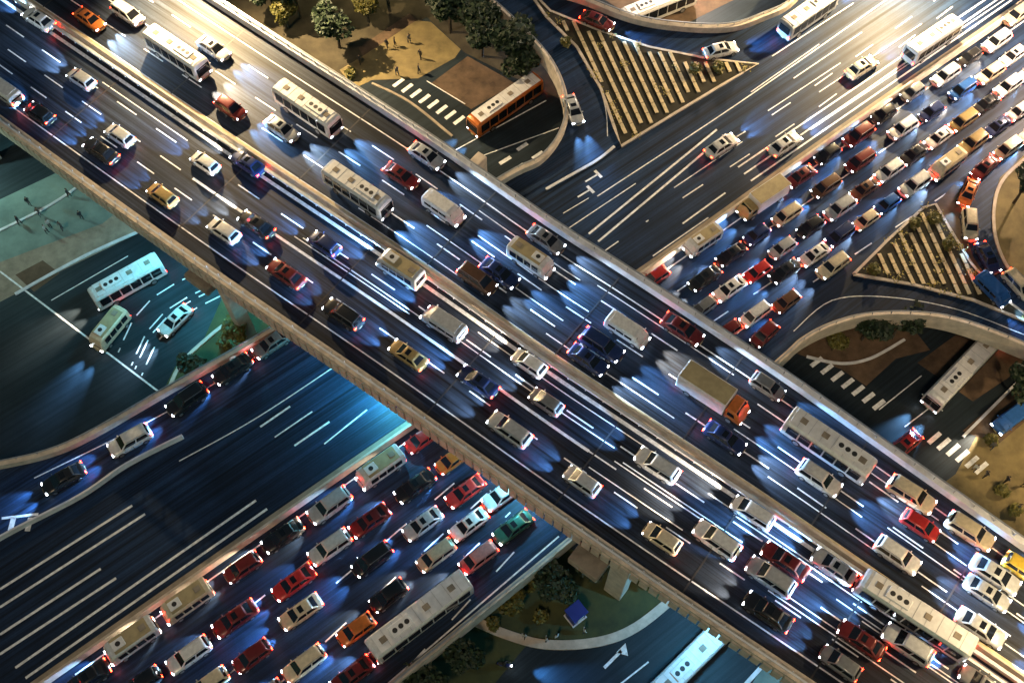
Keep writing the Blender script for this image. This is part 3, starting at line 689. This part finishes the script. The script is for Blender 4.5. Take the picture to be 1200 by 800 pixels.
def queue(text, where, group, z, d0, d1, beam=1.0, sort=None, jitter=.02):
    """each lane: list of 'kind colour x y'; ordered as given"""
    lane = text.split(';')
    items = []
    for it in lane:
        w = it.split()
        if w: items.append((K[w[0]], w[1], float(w[2]), float(w[3])))
    a = P(*d0, z); b = P(*d1, z); ang = math.atan2(b.y - a.y, b.x - a.x)
    for i, (k, c, x, y) in enumerate(items):
        if k == 'sedan' and RQ.random() < .42: k = RQ.choice(('hatchback', 'hatchback', 'people_carrier', 'suv'))
        put(k, c, x, y, z, ang + random.uniform(-jitter, jitter), '%s %s, %s %s' % (c, WORD.get(k, k), ORD[i], where), group, beam, RQ.uniform(.80, .86) if beam == 1.4 else RQ.uniform(.87, .95))

RQ = random.Random(11)
G1 = 'vehicles queueing on the expressway south-west of the flyover'
SW = ((445, 550), (155, 753))
queue('h red 494 514; m white 446 550; u silver 386 592; s black 331 627; h maroon 284 664; m cream 220 706; m white 155 752; s black 100 796; s grey 50 830', 'from the flyover beside the median barrier, south-west queues', G1, Z_ROAD, *SW, 1.6)
queue('h orange 530 538; s black 486 569; s maroon 432 610; u white 386 641; s red 345 681; s maroon 275 724; u white 221 767; s black 166 800', 'from the flyover in the second queue from the median, south-west side', G1, Z_ROAD, *SW, 1.6)
queue('s red 545 575; s silver 495 613; s black 436 655; s cream 352 716; s maroon 295 768; s cream 245 800', 'from the flyover in the middle queue, south-west side', G1, Z_ROAD, *SW, 1.6)
queue('u white 587 580; s white 550 613; p cream 511 650; s black 455 697; h orange 417 737; u cream 356 777; s grey 310 815', 'from the flyover in the fourth queue from the median, south-west side', G1, Z_ROAD, *SW, 1.6)
queue('s green 601 617; p pink 556 656; b white 497 721; s maroon 412 790', 'from the flyover in the queue beside the tan parapet, south-west side', G1, Z_ROAD, *SW, 1.6)
G2 = 'vehicles queueing on the expressway north-east of the flyover'
NE = ((1167, 50), (820, 285))
q2 = 'from the flyover in the %s, north-east side'
queue('m white 823 284; t gold 893 236; s maroon 938 206; s black 970 180; s maroon 1006 158; s black 1036 133; s grey 1070 107; u white 1108 88; s black 1137 66; u white 1168 48; u cream 1192 17', q2 % 'median-side queue', G2, Z_ROAD, *NE, 1.4)
queue('h red 768 324; s black 857 297; s navy 887 274; p cream 922 251; p brown 968 218; s maroon 1008 188; u white 1058 150; s navy 1092 130; s blue 1128 104; u cream 1160 86; s white 1188 64', q2 % 'second queue from the median', G2, Z_ROAD, *NE, 1.4)
queue('s black 826 325; s red 888 318; s silver 917 290; s black 950 265; s silver 985 243; s brown 1017 218; u white 1046 197; s black 1076 176; s white 1102 160; p gold 1126 143; s black 1152 123; u white 1178 103; s white 1204 86', q2 % 'middle queue', G2, Z_ROAD, *NE, 1.4)
queue('h grey 826 358; s white 853 339; s black 925 313; s white 955 297; s navy 983 276; s cream 1011 260; s blue 1040 238; s white 1073 215; m cream 1107 196; u gold 1142 165; s navy 1168 148; s white 1194 130', q2 % 'fourth queue from the median', G2, Z_ROAD, *NE, 1.4)
queue('h maroon 856 385; p white 882 370; s brown 921 353; u cream 976 311', q2 % 'outer queue beside the gore', G2, Z_ROAD, *NE, 1.4)
queue('s maroon 896 391', 'dark one turning into the slip road next to the flyover parapet', G2, Z_ROAD, (905, 384), (888, 400), .8)
queue('p cream 1180 176; s white 1203 160', 'vehicle before the ramp split, outermost lane, north-east side', G2, Z_ROAD, *NE, 1.4)
G3 = 'cars on the curved slip road'
for k, c, x, y, a, b, w in (('sedan', 'maroon', 1158, 200, (1170, 190), (1146, 212), 'entering the curved slip road'), ('sedan', 'orange', 1142, 226, (1150, 212), (1138, 240), 'on the bend of the curved slip road'),
                           ('suv', 'cream', 1142, 260, (1141, 240), (1144, 276), 'following the orange sedan on the curved slip road'), ('sedan', 'navy', 1158, 296, (1150, 280), (1168, 312), 'on the curved slip road beside the sandy island'),
                           ('people_carrier', 'cream', 1187, 326, (1174, 312), (1200, 340), 'leaving the curved slip road at the sandy island'), ('van', 'blue', 1163, 340, (1150, 326), (1178, 354), 'parallel to the small striped island')):
    p0, p1 = P(*a, Z_ROAD), P(*b, Z_ROAD)
    put(k, c, x, y, Z_ROAD, math.atan2(p1.y - p0.y, p1.x - p0.x), '%s %s %s' % (c, WORD.get(k, k), w), G3, .7, .84)
G4 = 'cars on the side ramp south-west of the flyover'
for k, c, x, y, a, b, w in (('sedan', 'black', 74, 560, (90, 548), (58, 566), 'farthest from the flyover on the dark side ramp'), ('suv', 'white', 152, 516, (170, 504), (134, 524), 'second farthest from the flyover on the side ramp'),
                           ('suv', 'black', 219, 468, (238, 454), (200, 480), 'between the white SUV and the parapet bend on the side ramp'), ('sedan', 'black', 272, 432, (290, 420), (255, 444), 'third from the flyover on the side ramp'),
                           ('sedan', 'grey', 318, 402, (336, 390), (300, 414), 'emerging from under the flyover on the side ramp')):
    p0, p1 = P(*a, Z_ROAD), P(*b, Z_ROAD)
    put(k, c, x, y, Z_ROAD, math.atan2(p1.y - p0.y, p1.x - p0.x), '%s %s %s' % (c, WORD.get(k, k), w), G4, 1.6)
G5 = 'vehicles on the free-flowing carriageway'
UP = ((820, 285), (1167, 50))
queue('s white 846 170', 'car at the tail of the outer lane of the free north-east carriageway', G5, Z_ROAD, *UP, 3)
queue('s white 920 168; c silver 1090 52', 'vehicle along the free carriageway beside the median barrier', G5, Z_ROAD, *UP, 3)
queue('s cream 1010 78', 'car in the centre lane of the free north-east carriageway', G5, Z_ROAD, *UP, 3)
for k, c, x, y, a, b, w in (('sedan', 'silver', 672, 128, (655, 96), (676, 150), 'rounding the curved ramp beside the long striped island'), ('sedan', 'white', 845, 58, (830, 58), (880, 46), 'on the upper merging ramp above the long striped island'), ('coach', 'silver', 945, 22, (915, 42), (975, 0), 'merging from the upper ramp'),
                           ('sedan', 'maroon', 700, 24, (672, 12), (715, 30), 'at the start of the upper merging ramp')):
    p0, p1 = P(*a, Z_ROAD), P(*b, Z_ROAD)
    put(k, c, x, y, Z_ROAD, math.atan2(p1.y - p0.y, p1.x - p0.x), '%s %s %s' % (c, WORD.get(k, k), w), G5, 2.5)
# flyover, near carriageway (towards the north-west)
G6 = 'vehicles on the near carriageway of the flyover'; NWd = ((900, 740), (200, 256))
q6 = 'from the upper end in the %s lane, near flyover carriageway'
queue('v white 5 108; s black 46 132; s black 118 176; s gold 190 228; s white 262 270; s maroon 335 320; s black 402 368; s gold 478 415; u silver 597 503; s silver 682 563; s cream 776 630; s black 900 716; s grey 985 776', q6 % 'kerb', G6, Z_FLY, *NWd, 2)
queue('s silver 140 158; s black 300 262; s navy 560 446; s white 840 632; s silver 905 672; s maroon 1010 748', q6 % 'second', G6, Z_FLY, *NWd, 4)
queue('s silver 95 92; s white 240 190; s navy 380 285; v silver 520 380; s grey 640 470; u white 770 545; s maroon 918 660; s silver 1065 752', q6 % 'third', G6, Z_FLY, *NWd, 5)
queue('s white 45 22; s navy 290 190; m silver 470 318; s white 620 425; s white 882 600; s silver 985 668; b white 1060 722; s grey 1150 800', q6 % 'median-side', G6, Z_FLY, *NWd, 5)
G7 = 'vehicles on the far carriageway of the flyover'; SEd = ((200, 110), (900, 590))
q7 = 'from the upper end in the %s lane, far flyover carriageway'
queue('s orange 105 22; s maroon 270 126; c silver 420 228; s brown 560 326; s navy 690 420; s navy 850 512; u white 1052 650; s silver 1150 735', q7 % 'median-side', G7, Z_FLY, *SEd, 5)
queue('s white 150 16; c white 210 68; s silver 330 150; s maroon 470 205; s navy 585 320; s navy 705 405; t orange 835 465; s white 960 560; s silver 1160 690', q7 % 'second', G7, Z_FLY, *SEd, 5)
queue('s white 250 56; c white 362 133; v white 520 246; m white 622 306; v white 735 388; c white 968 526; s red 1082 610; s silver 1170 668', q7 % 'third', G7, Z_FLY, *SEd, 5)
queue('s silver 500 182; s grey 640 280; s maroon 800 385; s grey 900 452; s cream 1066 583; u cream 1135 626; s yellow 1196 672', q7 % 'outer', G7, Z_FLY, *SEd, 4)
# ground streets
G8 = 'vehicles on the ground-level streets'
for k, c, x, y, a, b, w in (('bus', 'orange', 592, 128, (640, 95), (545, 162), 'on the street beside the curved ramp'), ('bus', 'white', 1123, 440, (1145, 418), (1100, 465), 'waiting between the two zebra crossings'), ('sedan', 'red', 1060, 521, (1090, 498), (1050, 532), 'with red lamps half hidden by the far flyover parapet'),
                           ('bus', 'white', 812, 772, (840, 745), (785, 800), 'on the ground street just below the flyover'), ('coach', 'white', 152, 334, (200, 310), (110, 360), 'on the junction near the pale plaza'),
                           ('minibus', 'cream', 130, 388, (165, 355), (104, 430), 'turning at the dark junction'), ('sedan', 'white', 205, 375, (230, 355), (185, 400), 'turning beside the flyover pier'), ('bus', 'white', 770, 14, (800, 0), (730, 28), 'on the bright street north of the ramps'),
                           ('van', 'blue', 1185, 490, (1200, 478), (1170, 500), 'parked by the brown paving beside the ochre plaza')):
    p0, p1 = P(*a, 0), P(*b, 0)
    put(k, c, x, y, 0, math.atan2(p1.y - p0.y, p1.x - p0.x), '%s %s %s' % (c, WORD.get(k, k), w), G8, 2.5)
# neighbours that would touch are eased apart along or across their lane
def relax():
    for _ in range(60):
        hit = False
        for i in range(len(PLACED)):
            A, la, wa = PLACED[i]; ua = Vector((math.cos(A.rotation_euler.z), math.sin(A.rotation_euler.z)))
            for j in range(i):
                B, lb, wb = PLACED[j]
                if abs(A.location.z - B.location.z) > 1: continue
                d = Vector((B.location.x - A.location.x, B.location.y - A.location.y))
                if d.length > la + lb + .5: continue
                ub = Vector((math.cos(B.rotation_euler.z), math.sin(B.rotation_euler.z))); best = None
                for ax in (ua, Vector((-ua.y, ua.x)), ub, Vector((-ub.y, ub.x))):
                    ra = la * abs(ua.dot(ax)) + wa * abs(Vector((-ua.y, ua.x)).dot(ax)); rb_ = lb * abs(ub.dot(ax)) + wb * abs(Vector((-ub.y, ub.x)).dot(ax))
                    g = abs(d.dot(ax)) - ra - rb_
                    if best is None or g > best[0]: best = (g, ax)
                if best[0] < .1:
                    hit = True; lat = abs(d.dot(Vector((-ua.y, ua.x)))); ax = best[1]
                    if lat < 1.0 and abs(ua.dot(ub)) > .8: ax = ua; 
                    sgn = 1 if d.dot(ax) > 0 else -1; m = ax * sgn * (.1 - best[0]) / 2 * 1.01
                    A.location.x -= m.x; A.location.y -= m.y; B.location.x += m.x; B.location.y += m.y
        if not hit: break
relax()
#@@TAIL
# prototypes never placed are removed
for k, o in PROTO.items():
    if k not in USED:
        for c in list(walk(o)): bpy.data.objects.remove(c)

# blue booth on the grass
bo = empty('booth', P(674, 722, 0)); bo.rotation_euler = (0, 0, ANG_E)
tag(bo, 'small blue booth with a pale base on the dark grass beside the pier', 'booth')
bm = bmesh.new(); box(bm, (0, 0, 1.15), (1.5, 1.3, 2.0)); bevel(bm, .05, 1); link('cabin', bm, M['bluep'], bo)
bm = bmesh.new(); box(bm, (0, 0, 2.22), (1.75, 1.55, .14)); bevel(bm, .04, 1); link('roof', bm, M['bluep'], bo)
bm = bmesh.new(); box(bm, (0, 0, .08), (1.7, 1.5, .16)); link('base', bm, M['coping'], bo)
bm = bmesh.new(); box(bm, (.1, -.66, 1.1), (.7, .04, 1.7)); d = link('door', bm, M['whitep'], bo)
bm = bmesh.new(); box(bm, (.36, -.7, 1.1), (.06, .06, .2)); link('handle', bm, M['steel'], d)

# ------------------------------------------------------------------ trees and shrubs
def crown_mesh(name, seed, rad, h, n, m, leaf=.34):
    r = random.Random(seed); bm = bmesh.new()
    lobes = [(Vector((r.uniform(-.6, .6) * rad, r.uniform(-.6, .6) * rad, h + r.uniform(-.35, .5) * rad)), rad * r.uniform(.35, .62)) for _ in range(9)]
    for _ in range(n):
        c, lr = r.choice(lobes); d = Vector((r.gauss(0, 1), r.gauss(0, 1), r.gauss(0, 1))).normalized() * lr * r.uniform(.55, 1.08) ** .6
        v = c + d; s = leaf * r.uniform(.6, 1.4)
        a = Vector((r.uniform(-1, 1), r.uniform(-1, 1), r.uniform(-.6, .6))).normalized() * s; b = a.cross(Vector((r.uniform(-1, 1), r.uniform(-1, 1), 1.2))).normalized() * s * .6
        bm.faces.new([bm.verts.new(v + k) for k in (a, b, -a, -b)])
    me = bpy.data.meshes.new(name); bm.to_mesh(me); bm.free(); me.materials.append(m); return me
def trunk_mesh(h, rad, seed):
    r = random.Random(seed); bm = bmesh.new(); pole(bm, (0, 0, 0), (.1, 0, h * .6), .22, .14)
    for k in range(5):
        a = k * 1.3 + r.random(); pole(bm, (.1, 0, h * (.45 + .03 * k)), (math.cos(a) * rad * .6, math.sin(a) * rad * .6, h + r.uniform(-.2, .4) * rad), .1, .03, 6)
    me = bpy.data.meshes.new('trunk'); bm.to_mesh(me); bm.free(); me.materials.append(M['bark']); return me
TT = [(crown_mesh('crown', 1, 2.6, 5.0, 1500, M['leaf_dark']), trunk_mesh(5, 2.6, 1)), (crown_mesh('crown', 2, 3.2, 6.2, 1900, M['leaf_dark']), trunk_mesh(6.2, 3.2, 2)), (crown_mesh('crown', 3, 1.9, 3.6, 1000, M['leaf_olive'], .28), trunk_mesh(3.6, 1.9, 3))]
def tree(x, y, k, label, s=1, z=0.0):
    o = empty('tree', P(x, y, z)); o.rotation_euler = (0, 0, random.random() * 6); o.scale = (s, s, s)
    for nm, me in (('crown', TT[k][0]), ('trunk', TT[k][1])):
        c = bpy.data.objects.new(nm, me); COL.objects.link(c); c.parent = o
    tag(o, label, 'tree', 'trees in the verges')
for x, y, k, s, l in ((322, 14, 1, .8, 'dark tree nearest the flyover parapet on the top verge'), (352, 20, 1, .9, 'dark tree second along the top verge beside the flyover'), (398, 56, 0, .95, 'rounded dark tree at the tip of the verge beside the ochre plaza'),
                      (385, 12, 1, .9, 'dark tree behind the rounded one on the top verge'), (338, 32, 2, .8, 'small olive tree between dark trees near the flyover parapet'), (432, 26, 2, .8, 'small olive tree beside the corner of the ochre plaza'), (455, 4, 1, .9, 'dark tree behind the ochre plaza'),
                      (505, 4, 1, 1, 'dark tree above the ochre plaza, next to the ramp wood'), (528, 38, 0, 1.1, 'dark tree at the east corner of the ochre plaza'), (556, 26, 1, 1, 'dark tree close under the ramp parapet, upper of two'), (565, 66, 1, .95, 'dark tree between the brown paving and the ramp parapet'), (596, 78, 0, 1.1, 'dark tree close under the ramp parapet, lower of two'),
                      (612, 104, 0, .8, 'dark tree at the head of the bus on the ramp street'), (282, 398, 2, .8, 'olive tree beside the south-west flyover pier'), (320, 372, 0, .6, 'low dark tree tucked under the south-west flyover edge'), (235, 440, 0, .6, 'low dark tree on the verge at the side ramp bend'),
                      (600, 712, 2, .7, 'olive tree on the southern verge near the expressway parapet'), (652, 690, 0, .8, 'dark tree on the southern verge beside the blue booth'), (690, 668, 0, .7, 'dark tree just under the southern flyover edge'), (765, 690, 2, .7, 'olive tree between the big pier and the curved kerb'), (545, 770, 0, .7, 'dark tree on the lower southern verge'), (500, 800, 0, .8, 'dark tree at the bottom of the southern verge'),
                      (1010, 398, 0, .8, 'dark tree inside the curve of the eastern ramp'), (1045, 396, 0, .8, 'dark tree under the eastern ramp parapet beside the steps'), (975, 410, 2, .6, 'small olive tree beside the upper zebra crossing'), (1192, 470, 0, .9, 'dark tree behind the blue van at the ochre plaza')):
    tree(x, y, k, l, s)
tree(1188, 238, 0, 'dark tree on the sandy island of the curved slip road', .8, Z_ROAD)
SH = crown_mesh('shrub', 9, .8, .6, 260, M['leaf_olive'], .2)
sh_spots = [(x, y, Z_ROAD) for x, y in ((1072, 264), (1092, 258), (1108, 290), (1024, 320), (664, 52), (812, 84), (840, 84))]
sh_spots += [(x, y, 0) for x, y in ((1190, 600), (1172, 575), (1186, 640), (1160, 520), (380, 90), (360, 75), (410, 90), (620, 690), (580, 730), (632, 722), (262, 405), (300, 420))]
for i, (x, y, z) in enumerate(sh_spots):
    o = bpy.data.objects.new('shrub', SH); COL.objects.link(o); o.location = P(x, y, z); o.rotation_euler = (0, 0, i * 1.7)
    where = 'on the long striped island' if x > 660 and x < 850 and y < 140 else 'on the small striped island' if z > 1 else 'at the ochre plaza edge' if x > 1150 else 'on the top verge beside the flyover' if y < 100 else 'on the southern verge' if y > 600 else 'beside the south-west pier'
    tag(o, 'small olive shrub ' + where, 'shrub', 'small olive shrubs ' + where)

# ------------------------------------------------------------------ people on the plazas
def person_mesh(top, leg, stride):
    me = bpy.data.meshes.new('person'); V = [(0, 0, .95), (0, 0, 1.2), (.02, 0, 1.42), (.02, 0, 1.52), (.03, 0, 1.64), (.02, 0, 1.74),
        (.0, .1, .92), (stride, .1, .5), (stride * .6, .11, .08), (stride * .6 + .16, .12, .03), (.0, -.1, .92), (-stride * .3, -.1, .5), (-stride, -.11, .09), (-stride + .16, -.12, .03),
        (.02, .19, 1.4), (-.06, .24, 1.12), (.05, .25, .88), (.02, -.19, 1.4), (.1, -.24, 1.12), (.22, -.22, .92)]
    E = [(0, 1), (1, 2), (2, 3), (3, 4), (4, 5), (0, 6), (6, 7), (7, 8), (8, 9), (0, 10), (10, 11), (11, 12), (12, 13), (2, 14), (14, 15), (15, 16), (2, 17), (17, 18), (18, 19)]
    rad = [.15, .14, .15, .06, .1, .08, .1, .07, .05, .045, .1, .07, .05, .045, .06, .05, .04, .06, .05, .04]
    me.from_pydata(V, E, []); o = bpy.data.objects.new('person', me); COL.objects.link(o)
    sk = o.modifiers.new('skin', 'SKIN'); sk.use_smooth_shade = True
    for i, v in enumerate(me.skin_vertices[0].data): v.radius = (rad[i], rad[i] * (1.25 if i in (0, 1, 2) else 1)); v.use_root = (i == 0)
    o.modifiers.new('sub', 'SUBSURF').levels = 1
    m, t, b = new_mat('clothes_%s' % top[0]); tc = t.nodes.new('ShaderNodeTexCoord'); sx = t.nodes.new('ShaderNodeSeparateXYZ'); r = t.nodes.new('ShaderNodeValToRGB'); r.color_ramp.interpolation = 'CONSTANT'
    dv = t.nodes.new('ShaderNodeMath'); dv.operation = 'DIVIDE'; dv.inputs[1].default_value = 2
    t.links.new(tc.outputs['Object'], sx.inputs[0]); t.links.new(sx.outputs[2], dv.inputs[0]); t.links.new(dv.outputs[0], r.inputs[0]); t.links.new(r.outputs[0], b.inputs['Base Color'])
    e = r.color_ramp.elements; e[0].position = 0; e[0].color = (.02, .02, .02, 1); e[1].position = .045; e[1].color = (*leg, 1)
    for p_, c in ((.47, top[1]), (.745, (.28, .17, .11)), (.83, (.01, .008, .006))): k = e.new(p_); k.color = (*c, 1)
    me.materials.append(m); return o
dg = bpy.context.evaluated_depsgraph_get
PM = []
for nm, c, leg, st_ in (('dark', (.02, .022, .03), (.015, .015, .02), .16), ('grey', (.1, .1, .1), (.02, .03, .06), .2), ('white', (.5, .5, .48), (.03, .03, .04), .12)):
    o = person_mesh((nm, c), leg, st_); bpy.context.view_layer.update()
    me = bpy.data.meshes.new_from_object(o.evaluated_get(dg())); me.name = 'person_' + nm
    if not me.materials: me.materials.append(o.data.materials[0])
    for p in me.polygons: p.use_smooth = True
    PM.append((nm, me)); bpy.data.objects.remove(o)
pp = [(82, 228, 0, 'walking on the pale plaza nearest the flyover'), (36, 238, 0, 'standing at the upper edge of the pale plaza'), (48, 250, 1, 'in the middle of the pale plaza'), (24, 260, 0, 'on the pale plaza near the picture edge'), (97, 254, 0, 'on the lower strip of the pale plaza'), (74, 266, 1, 'beside the lone tree of the pale plaza'), (56, 270, 2, 'beside the kerb of the pale plaza'), (60, 264, 2, 'next to the kerb group on the pale plaza'),
      (454, 54, 0, 'at the path edge of the ochre plaza, left of a pair'), (463, 52, 0, 'at the path edge of the ochre plaza, right of a pair'), (480, 48, 1, 'alone near the top of the ochre plaza'), (493, 66, 0, 'leaning on the ochre plaza steps'), (491, 83, 0, 'at the lower corner of the ochre plaza'), (466, 86, 1, 'near the zebra crossing on the ochre plaza'), (422, 72, 0, 'at the corner between verge and ochre plaza'),
      (1176, 562, 0, 'on the eastern ochre plaza beside the crossing'), (1198, 567, 0, 'on the eastern ochre plaza near the picture edge'), (1160, 522, 1, 'at the head of the lower zebra crossing'), (1152, 556, 0, 'stepping off the lower zebra crossing'), (1190, 594, 1, 'below the others on the eastern ochre plaza'), (1140, 548, 2, 'walking on the lower zebra crossing'), (640, 748, 2, 'on the curved kerb near the motorcycle'), (652, 745, 2, 'on the curved kerb between two other pedestrians'), (614, 744, 2, 'at the western end of the curved kerb'), (684, 738, 2, 'on the curved kerb closest to the big pier')]
for i, (x, y, k, l) in enumerate(pp):
    o = bpy.data.objects.new('person', PM[k][1]); COL.objects.link(o); q = P(x, y + 3, 0); o.location = (q.x, q.y, .02 if y < 700 or y > 770 else .2); o.rotation_euler = (0, 0, i * 2.1)
    tag(o, 'person in %s top %s' % (PM[k][0], l), 'person', 'pedestrians')

# motorcycle with rider below the curved kerb
mc = empty('motorcycle', P(592, 780, 0)); mc.rotation_euler = (0, 0, R(-12)); tag(mc, 'small dark motorcycle with its headlight on below the curved kerb', 'motorcycle')
for x in (-.62, .62):
    bm = bmesh.new(); bmesh.ops.create_cone(bm, cap_ends=True, segments=18, radius1=.3, radius2=.3, depth=.11, matrix=Matrix.Translation((x, 0, .3)) @ Matrix.Rotation(R(90), 4, 'X')); link('wheel', bm, M['rubber'], mc)
bm = bmesh.new(); loft(bm, [(-.75, .08, .6, .8), (-.4, .16, .42, .86), (0, .14, .35, .7), (.3, .15, .5, .95), (.55, .08, .6, 1.0)], RING); link('body', bm, M['bluep'], mc, smooth=True)
bm = bmesh.new(); box(bm, (-.3, 0, .88), (.75, .28, .1)); bevel(bm, .04, 2); link('seat', bm, M['dark'], mc)
bm = bmesh.new(); pole(bm, (.45, -.34, 1.05), (.45, .34, 1.05), .02, .02); pole(bm, (.62, 0, .3), (.45, 0, 1.05), .04, .04); link('handlebar', bm, M['steel'], mc)
bm = bmesh.new(); cyl(bm, (0, 0, 0), .1, .08, 'X'); h = link('headlight', bm, M['head'], mc, loc=(.62, 0, .92))
ld = bpy.data.lights.new('motorcycle_beam', 'SPOT'); ld.energy = 9000; ld.spot_size = R(38); ld.spot_blend = .8; ld.color = (.12, .42, 1); l = bpy.data.objects.new('beam', ld); COL.objects.link(l); l.parent = h; l.location = (.1, 0, 0); l.rotation_euler = Vector((1, 0, -.13)).to_track_quat('-Z', 'Y').to_euler()
me = bpy.data.meshes.new('rider'); V = [(-.3, 0, .98), (-.22, 0, 1.2), (-.1, 0, 1.45), (-.06, 0, 1.55), (0, 0, 1.66), (.02, 0, 1.76), (-.2, .14, .95), (.15, .2, .85), (.02, .2, .42), (.14, .2, .38), (-.2, -.14, .95), (.15, -.2, .85), (.02, -.2, .42), (.14, -.2, .38), (-.06, .2, 1.42), (.12, .3, 1.18), (.42, .28, 1.08), (-.06, -.2, 1.42), (.12, -.3, 1.18), (.42, -.28, 1.08)]
E = [(0, 1), (1, 2), (2, 3), (3, 4), (4, 5), (0, 6), (6, 7), (7, 8), (8, 9), (0, 10), (10, 11), (11, 12), (12, 13), (2, 14), (14, 15), (15, 16), (2, 17), (17, 18), (18, 19)]
me.from_pydata(V, E, []); o = bpy.data.objects.new('person', me); COL.objects.link(o); o.modifiers.new('skin', 'SKIN')
for i, v in enumerate(me.skin_vertices[0].data): v.radius = ((.15, .14, .15, .06, .12, .11, .1, .07, .05, .045, .1, .07, .05, .045, .06, .05, .04, .06, .05, .04)[i],) * 2; v.use_root = (i == 0)
o.modifiers.new('sub', 'SUBSURF').levels = 1; me.materials.append(M['dark']); o.location = mc.location; o.rotation_euler = mc.rotation_euler
tag(o, 'person in dark clothes and helmet riding the small motorcycle', 'person')

# ------------------------------------------------------------------ street lamps (on masts, mostly beyond the frame) and glow lamps added under the flyover
def mast(x, y, z, h, power, col, aim, label, size=150):
    q = P(x, y, z); o = empty('street_lamp', q); a = P(*aim[:2], aim[2]) - q; o.rotation_euler = (0, 0, math.atan2(a.y, a.x)); tag(o, label, 'street lamp', 'street lamps')
    bm = bmesh.new(); pole(bm, (0, 0, 0), (0, 0, h), .13, .07, 10); box(bm, (0, 0, .2), (.4, .4, .4)); link('pole', bm, M['steel'], o)
    bm = bmesh.new(); pole(bm, (0, 0, h - .1), (1.6, 0, h + .25), .05, .04, 8); link('arm', bm, M['steel'], o)
    bm = bmesh.new(); box(bm, (1.95, 0, h + .25), (.8, .32, .14)); bevel(bm, .04, 1); hd = link('lamp_head', bm, M['steel'], o)
    bm = bmesh.new(); box(bm, (1.98, 0, h + .17), (.6, .24, .03)); link('lens', bm, M['lamp'], hd)
    ld = bpy.data.lights.new('street_light', 'SPOT'); ld.energy = power; ld.color = col; ld.spot_size = R(size); ld.spot_blend = .8; ld.shadow_soft_size = .3
    l = bpy.data.objects.new('street_light', ld); COL.objects.link(l); l.parent = o; l.location = (1.98, 0, h + .05)
    t = Vector((max(.1, a.length * .6), 0, -h)); l.rotation_euler = t.to_track_quat('-Z', 'Y').to_euler()
WARM = (1, .72, .38); PALE = (1, .8, .55)
mast(215, -75, Z_FLY, 14, 185000, WARM, (300, 80, Z_FLY), 'tall warm street lamp beyond the upper end of the flyover', 104)
mast(1075, -45, Z_ROAD, 14, 130000, WARM, (1000, 60, Z_ROAD), 'tall warm street lamp north of the free carriageway', 120)
mast(1290, 60, Z_ROAD, 14, 60000, (1, .72, .5), (1150, 110, Z_ROAD), 'tall pale street lamp beside the far end of the queue')
mast(440, -80, 0, 12, 7000, (1, .78, .35), (450, 50, 0), 'warm street lamp behind the ochre plaza')
mast(1290, 560, 0, 11, 6000, WARM, (1180, 560, 0), 'warm street lamp beside the eastern ochre plaza')
mast(-75, 200, 0, 11, 6500, (.55, 1, .9), (40, 250, 0), 'cool street lamp beside the pale plaza')
mast(820, -75, 0, 12, 40000, (1, .82, .68), (770, 5, 0), 'street lamp on the bright street north of the ramps')
mast(1270, 770, Z_FLY, 12, 14000, WARM, (1150, 780, Z_FLY), 'warm street lamp beyond the lower end of the flyover')
def under(x, y, z, power, col, label):  # lamps added to make the teal glow beneath the deck
    q = P(x, y, z); o = empty('added_underpass_lamp', q); o.rotation_euler = (0, 0, ANG_F); tag(o, label, 'lamp', 'added lamps under the flyover')
    bm = bmesh.new(); box(bm, (0, 0, .1), (1.2, .3, .2)); bevel(bm, .04, 1); link('housing', bm, M['steel'], o)
    bm = bmesh.new(); box(bm, (0, 0, -.015), (1.1, .22, .03)); link('lens', bm, M['head'], o)
    ld = bpy.data.lights.new('added_underpass_light', 'AREA'); ld.energy = power; ld.color = col; ld.size = 1; ld.shape = 'RECTANGLE'; ld.size_y = .2
    l = bpy.data.objects.new('added_underpass_light', ld); COL.objects.link(l); l.parent = o; l.location = (0, 0, -.05)
under(455, 425, Z_FLY - 1.45, 2600, (.1, .75, 1), 'added cyan strip lamp under the flyover above the dark free carriageway')
under(215, 268, Z_FLY - 1.45, 2600, (.1, .75, 1), 'added cyan strip lamp under the flyover above the junction')
under(610, 540, Z_FLY - 1.45, 1200, (.15, .7, 1), 'added cyan strip lamp under the flyover above the queue')
under(860, 715, Z_FLY - 1.45, 1500, (.15, .6, 1), 'added blue strip lamp under the flyover above the southern street')
